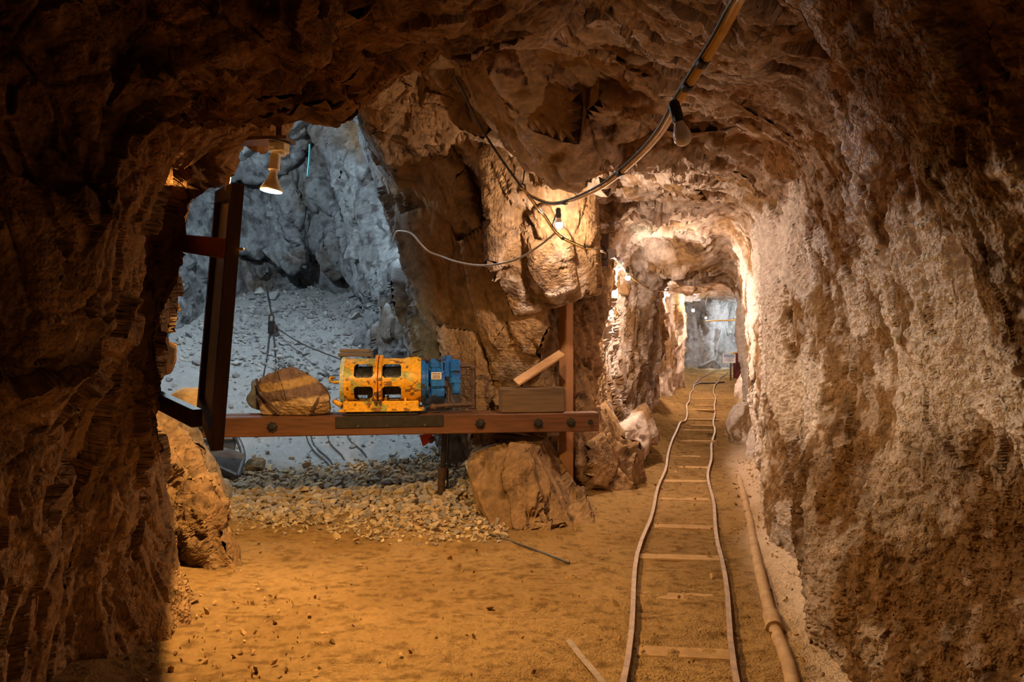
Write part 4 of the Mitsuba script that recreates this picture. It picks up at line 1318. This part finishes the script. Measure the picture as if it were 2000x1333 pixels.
# wire ropes on the talus and the pulley block above it
for k, (a_, b_, lab) in enumerate((((585, 848), (645, 914), 'first and leftmost of four wire ropes running down the dusty slope under the beam'), ((596, 848), (653, 912), 'second wire rope from the left, close beside the leftmost on the dusty slope'),
                              ((634, 850), (681, 911), 'third wire rope from the left on the dusty slope under the winch'), ((672, 848), (731, 908), 'rightmost wire rope on the dusty slope under the winch'))):
    ps = []
    for t_ in np.linspace(0, 1, 9):
        px_, py_ = np.array(a_) * (1 - t_) + np.array(b_) * t_
        d_ = 9.6 * (1 - t_) + 7.9 * t_
        for _ in range(12):
            q_ = U(px_, py_, d_); d_ = d_ * .5 + .5 * np.clip((1.5 - ground(q_) - .012) / ((py_ - 666.5) / FPX), 6.5, 11)
        q_ = U(px_, py_, d_); q_[2] = ground(q_) + .012; q_[0] += .015 * math.sin(9 * t_ + k)
        ps.append(q_)
    put(num('wire_rope', k), tube(smooth_path(ps, 4), .009, 6), 'old_rope', True, lab, 'wire rope')
c = U(530, 640, 10.7)
put('pulley_block__cheek', moved(rbox(.10, .05, .20, .02), c), 'black_steel')
put('pulley_block__sheave', lathe([(0, -.02), (.075, -.02), (.06, 0), (.075, .02), (0, .02)], c + [.03, 0, -.02], (0, 1, 0)), 'rust_steel')
put('pulley_block__shackle', tube(smooth_path([c + [-.03, 0, .09], c + [-.035, 0, .17], c + [0, 0, .20], c + [.035, 0, .17], c + [.03, 0, .09]], 5), .014, 8), 'rust_steel', True)
tell('pulley_block', 'dark pulley block hanging over the rubble behind the striped boulder', 'pulley block')
for k, (a_, b_, lab) in enumerate(((c + [-.03, 0, -.09], U(514, 738, 9.7), 'wire rope hanging from the pulley block, left of two'), (c + [.03, 0, -.09], U(539, 722, 9.9), 'wire rope hanging from the pulley block, right of two'))):
    b_ = np.array(b_); b_[2] = min(b_[2], ground(b_) + .03)
    put(num('hanging_rope', k), tube(smooth_path([a_, a_ * .5 + b_ * .5 + [0.01, 0, -.02], b_], 6), .011, 6), 'old_rope', True, lab, 'wire rope')
a_, b_ = c + [.04, 0, .02], U(690, 712, 9.0)
put('tail_rope', tube(smooth_path([a_, a_ * .6 + b_ * .4 + [0, 0, -.06], b_], 6), .010, 6), 'old_rope', True, 'wire rope running from the pulley block down behind the winch', 'wire rope')
put('anchor_cable', tube(smooth_path([c + [0, 0, .2], U(527, 600, 11.2), U(520, 560, 12.2)], 6), .010, 6), 'old_rope', True, 'short cable from the pulley block up to the back wall', 'cable')
put('teal_cord', tube(smooth_path([U(605, 282, 8.2), U(604, 310, 8.2), U(601, 345, 8.2)], 6), .012, 6), 'teal_plastic', True, 'short teal cord hanging on the chamber wall right of the flood lamp', 'cord')

# ------------------------------------------------------------------ lamps on the string
CABLE = [U(1520, -130, 1.45), U(1447, 0, 1.86), U(1400, 85, 2.08), U(1330, 195, 2.38), U(1290, 262, 2.75), U(1240, 316, 3.2), U(1180, 364, 3.75), U(1120, 392, 4.3), U(1080, 400, 4.6), U(1045, 388, 4.75), U(1022, 371, 4.82)]
CABLE2 = [U(1022, 371, 4.82), U(1045, 402, 4.78), U(1062, 422, 4.95), U(1090, 460, 5.1), U(1130, 481, 5.25), U(1158, 489, 5.6), U(1178, 493, 6.3), U(1200, 506, 6.9), U(1217, 526, 7.3), U(1240, 548, 8.2), U(1272, 566, 10), U(1308, 568, 12.8),
          U(1352, 552, 14.5), U(1366, 568, 16), U(1380, 574, 18), U(1378, 596, 20.4)]
c1_, c2_ = smooth_path(CABLE, 10), smooth_path(CABLE2, 10)
put('festoon_cable__cable', tube(c1_, .0125, 10, .55), 'cable_yellow', True)
put('festoon_cable__cable_001', tube(c1_[6:] + [-.012, -.006, .012], .007, 8), 'cable_yellow', True)
put('festoon_cable__wire', tube(np.vstack([c1_[:-10] + [-.020, 0, .010], c1_[-10:-1] + np.linspace(1, 0, 9)[:, None] * [-.02, 0, .01]]), .006, 8), 'black_rubber', True)
tell('festoon_cable__wire', 'thin black wire taped along the yellow cable')
rr_ = np.where((np.arange(len(c2_)) % 31) < 28, .0085, .0085)
put('festoon_cable__cable_002', tube(c2_, rr_, 8, .7), 'cable_yellow', True)
put('festoon_cable__wire_001', tube(c2_ + [.008, 0, .010], .004, 6), 'black_rubber', True)
for k, (cc_, t_) in enumerate(((c1_, 24), (c1_, 28), (c1_, 55), (c1_, 74), (c2_, 17), (c2_, 33), (c2_, 44))):
    put(num('festoon_cable__tape', k), tube(cc_[t_ - 1:t_ + 1] + [-.004, 0, .004], .020 if k < 4 else .014, 10, .8), 'black_rubber', True)
tell('festoon_cable', 'sagging yellow lamp cable bound with black tape, hung along the tunnel', 'cable')
put('ceiling_cable', tube(smooth_path([U(1021, 369, 4.82), U(975, 305, 4.66), U(940, 250, 4.55), U(912, 195, 4.45), U(890, 150, 4.4)], 8), .008, 8), 'black_rubber', True, 'black cable running from the rusty ring up to the dark ceiling', 'cable')
hk = U(1020, 366, 4.82)
a_ = np.linspace(0, 2 * np.pi, 25)
put('cable_ring__ring', tube(np.stack([hk[0] + .024 * np.cos(a_), hk[1] + 0 * a_, hk[2] + .024 * np.sin(a_)], 1), .005, 8), 'rust_steel', True)
put('cable_ring__eye_bolt', tube([hk + [0, 0, .02], hk + [.01, .1, .08], hk + [.02, .25, .18]], .006, 8), 'rust_steel', True)
tell('cable_ring', 'small rusty ring on the brow that holds up the yellow cable', 'ring')
GC = [U(1088, 452, 5.1), U(1062, 474, 5.14), U(1030, 496, 5.2), U(1000, 510, 5.3), U(960, 518, 5.45), U(925, 518, 5.6), U(890, 511, 5.75), U(862, 501, 5.9), U(838, 492, 6.0), U(822, 477, 6.05), U(806, 458, 6.15), U(790, 452, 6.25), U(774, 453, 6.4), U(768, 470, 6.8)]
put('grey_cable', tube(smooth_path(GC, 8), .0085, 8), 'cable_grey', True, 'pale grey cable sagging from the first lit bulb across the pillar', 'cable')

bp = U(1180, 488, 6.62)
put('wooden_peg', bar(bp + [0, .04, -.16], bp + [.01, .04, .16], .085, .05, .006, up=(0, 1, 0)), 'wood_dark', label='short dark wooden peg set in the tunnel corner behind the grey box', category='peg')
m = trimesh.creation.cylinder(.05, .05, 8); m.apply_transform(trimesh.transformations.rotation_matrix(math.pi / 2, [1, 0, 0])); m.apply_translation(U(1192, 496, 6.52))
put('junction_box__body', m, 'box_grey', False)
put('junction_box__cover', moved(rbox(.05, .006, .05, .003), U(1192, 496, 6.52) + [0, -.028, 0]), 'box_grey')
put('junction_box__tie_wire', tube(smooth_path([U(1160, 500, 6.5), U(1170, 482, 6.46), U(1182, 486, 6.44), U(1186, 505, 6.46), U(1168, 508, 6.48)], 5), .007, 6), 'black_rubber', True)
tell('junction_box', 'grey octagonal junction box on the yellow cable beside the wooden peg', 'junction box')

BULB = [(.0, -.112), (.012, -.110), (.022, -.104), (.029, -.092), (.0305, -.080), (.028, -.066), (.022, -.050), (.0165, -.036), (.0155, -.028)]
NECK = [(.027, -.067), (.022, -.050), (.0165, -.036), (.0155, -.028)]


def glowing(radiance, weight):
    return {'type': 'area', 'radiance': {'type': 'rgb', 'value': [float(x) for x in radiance]}, 'sampling_weight': float(weight)}


def bulb(key, p, down, label, glow=None, s=1.0, tail=None):
    """a lamp that hangs from p: black socket and a frosted bulb that points along down"""
    d = np.asarray(down, float) / np.linalg.norm(down)
    if glow is None:
        put(key + '__globe', lathe([(r_ * s, -z_ * s) for r_, z_ in BULB], p, d, 32), 'frosted', True)
    else:
        c = np.asarray(p, float) + d * .082 * s
        scene[key + '__globe'] = {'type': 'sphere', 'center': c.tolist(), 'radius': .030 * s, 'emitter': glowing(*glow)}
        put(key + '__neck', lathe([(r_ * s, -z_ * s) for r_, z_ in NECK], p, d, 20), 'frosted', True)
    put(key + '__socket', lathe([(0, -.045 * s), (.012 * s, -.045 * s), (.019 * s, -.035 * s), (.020 * s, .012 * s), (.017 * s, .03 * s), (0, .03 * s)], p, d, 20), 'black_rubber')
    if tail is not None:
        put(key + '__clip', tube(tail, .0025, 6), 'brass', True)
    tell(key, label, 'light bulb')


pb = U(1321, 222, 2.30)
bulb('light_bulb', pb, U(1337, 283, 2.30) - pb, 'unlit frosted bulb hanging under the ceiling from the yellow cable', tail=[U(1314, 212, 2.34), U(1316, 225, 2.29), U(1319, 236, 2.28)])
BL = ['nearest lit bulb glaring in front of the pillar brow', 'second lit bulb along the cable at the tunnel corner', 'third lit bulb along the cable deep in the tunnel', 'fourth lit bulb below the far arch of the tunnel', 'farthest lit bulb hanging low in front of the grey end wall']
for k, ((x_, y_, z_), s_) in enumerate(STRING_BULBS):
    bulb(num('light_bulb', k + 1), (x_, y_, z_ + .082), (.05, 0, -1), BL[k], (WARM * s_, (3.5, 2.5, 1.5, 1, 1)[k]))
    p_ = np.array([x_, y_, z_ + .12]); q_ = c2_[np.argmin(np.linalg.norm(c2_ - p_, axis=1))]
    put(num('light_bulb', k + 1) + '__lead', tube([p_, p_ * .5 + q_ * .5 + [0, 0, .01], q_], .005, 6), 'black_rubber', True)

# flood lamp at the chamber mouth
fp = np.array(FLOOD_POS)
d_ = np.array([-.10, -.05, -1.0]); d_ /= np.linalg.norm(d_)
ft = fp - d_ * .12
prof = [(.0165, 0), (.018, .02), (.024, .045), (.038, .075), (.052, .098), (.060, .112), (.058, .118)]
put('flood_lamp__reflector', lathe(prof + [(.052, .116), (.03, .06), (.012, .0), (.0165, 0)], ft, d_, 32), 'porcelain', True, glow=None)
M_, _ = frame_between([0, 0, 0], d_)
L_ = np.eye(4); L_[:3, 0], L_[:3, 1], L_[:3, 2], L_[:3, 3] = M_[:3, 1] * .055, M_[:3, 2] * .055, M_[:3, 0] * .055, ft + d_ * .119
scene['flood_lamp__lens'] = {'type': 'disk', 'to_world': T(L_), 'emitter': glowing(FLOOD * FLOOD_L, 4)}
put('flood_lamp__socket', lathe([(0, -.085), (.020, -.085), (.026, -.07), (.030, .005), (.0, .005)], ft, d_, 24), 'porcelain')
top_ = U(545, 297, 3.62)
put('flood_lamp__swivel', joined(cyl(ft - d_ * .08, ft - d_ * .115, .012, 12), cyl(ft - d_ * .11, top_ + [0, 0, .0], .010, 12)), 'brass', True)
put('flood_lamp__base', joined(moved(trimesh.creation.cylinder(.056, .042, 8), U(545, 290, 3.62)), moved(trimesh.creation.cylinder(.036, .022, 16), U(545, 299, 3.62))), 'porcelain', 20)
put('flood_lamp__base__outlet', moved(rbox(.018, .006, .022, .002), U(538, 289, 3.62) + [0, -.053, 0]), 'white_plastic')
tell('flood_lamp', 'glowing cream flood lamp on a round porcelain base at the chamber mouth', 'flood lamp')
pl = U(525, 275, 3.62)
put('hanger_board__board', bar(U(440, 277, 3.66), U(568, 274, 3.6), .11, .022, .003), 'wood_dark')
put('hanger_board__wire', tube(smooth_path([U(495, 270, 3.6), U(530, 271, 3.56), U(566, 280, 3.56)], 5), .006, 6), 'black_rubber', True)
for k, px_ in enumerate((470, 545)):
    put(num('hanger_board__hanger', k), bar(U(px_, 275, 3.63), U(px_, 275, 3.63) + [0, 0, .55], .03, .012, .002), 'rust_steel')
tell('hanger_board', 'dark board fixed under the rock arch carrying the flood lamp base', 'board')

# the framed board seen from its edge, held off the left wall
nt, nb = U(453, 357, 3.06), U(411, 882, 3.06)
ft_, fb = U(420, 374, 3.88), U(384, 796, 3.88)
th = np.array([.046, .027, 0.0])                        # thickness of the frame, square to the board
wn = (ft_ - nt); wn /= np.linalg.norm(wn)


def quad(a, b, c, d, t):
    p_ = np.array([a, b, c, d])
    return trimesh.convex.convex_hull(np.vstack([p_, p_ + t]))


def mix2(u, v_):
    return (nt * (1 - u) + ft_ * u) * (1 - v_) + (nb * (1 - u) + fb * u) * v_


e = .085
for k, (u0, u1, v0, v1) in enumerate(((0, e, 0, 1), (1 - e, 1, 0, 1))):
    put(num('framed_board__stile', k), quad(mix2(u0, v0), mix2(u1, v0), mix2(u1, v1), mix2(u0, v1), th), 'wood_dark', False)
for k, (u0, u1, v0, v1) in enumerate(((e, 1 - e, 0, .055), (e, 1 - e, .945, 1))):
    put(num('framed_board__rail', k), quad(mix2(u0, v0), mix2(u1, v0), mix2(u1, v1), mix2(u0, v1), th), 'wood_dark', False)
put('framed_board__panel', quad(mix2(e, .05) + th * .55, mix2(1 - e, .05) + th * .55, mix2(1 - e, .95) + th * .55, mix2(e, .95) + th * .55, th * .2), 'panel_board', False)
tell('framed_board__panel', 'grey recessed back panel')
put('framed_board__mounting_arm', bar(U(330, 472, 3.95), U(448, 487, 3.12), .028, .095, .004), 'orange_strap')
tell('framed_board__mounting_arm', 'orange brown mounting arm at the top')
put('framed_board__mounting_arm_001', bar(U(290, 772, 3.7), U(385, 818, 3.2), .05, .085, .004), 'wood_dark')
put('framed_board__hanger', bar(U(443, 372, 3.3), U(447, 345, 3.3), .02, .012, .002), 'brass')
put('framed_board__latch', moved(rbox(.03, .02, .012, .003), U(470, 487, 3.04)), 'brass')
tell('framed_board', 'tall framed board seen edge on beside the left wall, hiding the beam end', 'framed board')

# far end of the tunnel
sp = U(1424, 700.5, 19.6)
put('notice_sign__panel', moved(rbox(.37, .012, .265, .006), sp), 'sign_white')
put('notice_sign__panel__header', moved(rbox(.31, .006, .075, .002), sp + [0, -.008, .075]), 'sign_blue')
tx = meshkit.text_mesh('NOTICE', .052, .003, True)
tx.apply_transform(np.array([[1, 0, 0, 0], [0, 0, -1, 0], [0, 1, 0, 0], [0, 0, 0, 1.0]]))
tx.apply_translation(-tx.bounds.mean(0)); tx.apply_translation(sp + [0, -.013, .075])
put('notice_sign__panel__lettering', tx, 'sign_white', False)
put('notice_sign__panel__lines', joined(*[moved(rbox(w_, .004, .012, .001), sp + [0, -.008, z_]) for w_, z_ in ((.26, .012), (.22, -.022), (.25, -.055), (.12, -.088))]), 'sign_blue', False)
put('notice_sign__post', bar(sp + [.05, .02, -.12], [sp[0] + .05, sp[1] + .02, ground(sp) - .05], .04, .03, .003), 'wood_old')
tell('notice_sign', 'white notice sign with a blue header at the far end of the tunnel', 'sign')
rb = U(1441, 714, 20.3)
put('red_drum', lathe([(0, 0), (.20, 0), (.21, .01), (.21, .24), (.22, .25), (.21, .26), (.21, .5), (.22, .51), (.21, .52), (.21, .76), (.2, .77), (0, .77)], [rb[0] + .08, rb[1], ground(rb) - .02], (0, 0, 1), 24), 'red_dull', 30, 'dark red drum behind the white notice sign', 'drum')
put('barrier_rope', tube(smooth_path([U(1378, 628, 20.6), U(1400, 626.5, 20.5), U(1425, 626, 20.4), U(1446, 624, 20.2)], 6), .020, 6), 'cable_yellow', True, 'yellow rope strung high across the end of the tunnel', 'rope')
put('barrier_rope_001', tube(smooth_path([U(1421, 693, 19.7), U(1432, 690, 19.8), U(1446, 687, 20.0)], 6), .018, 6), 'cable_yellow', True, 'short yellow rope tied to the top of the notice sign', 'rope')

# cool white work lamps out of sight in the chamber and the far recesses
CL = ['cool white work lamp hidden high behind the rock arch of the chamber', 'cool white work lamp behind the leaning pillar', 'cool white work lamp in the far tunnel recess', 'cool white work lamp round the corner at the end of the tunnel']
for k, (p_, s_) in enumerate(COOL_LAMPS):
    p_ = np.array(p_)
    scene[num('work_lamp', k) + '__globe'] = {'type': 'sphere', 'center': p_.tolist(), 'radius': .04, 'emitter': glowing(COOL * s_, (2.5, 1, .6, .6)[k])}
    put(num('work_lamp', k) + '__socket', cyl(p_ + [0, 0, .04], p_ + [0, 0, .12], .022, 12), 'black_rubber')
    put(num('work_lamp', k) + '__cord', tube([p_ + [0, 0, .1], p_ + [.01, 0, .5], p_ + [0, 0, .9]], .006, 6), 'black_rubber', True)
    tell(num('work_lamp', k), CL[k], 'work lamp')
print('things', len(scene), time.time() - t0)
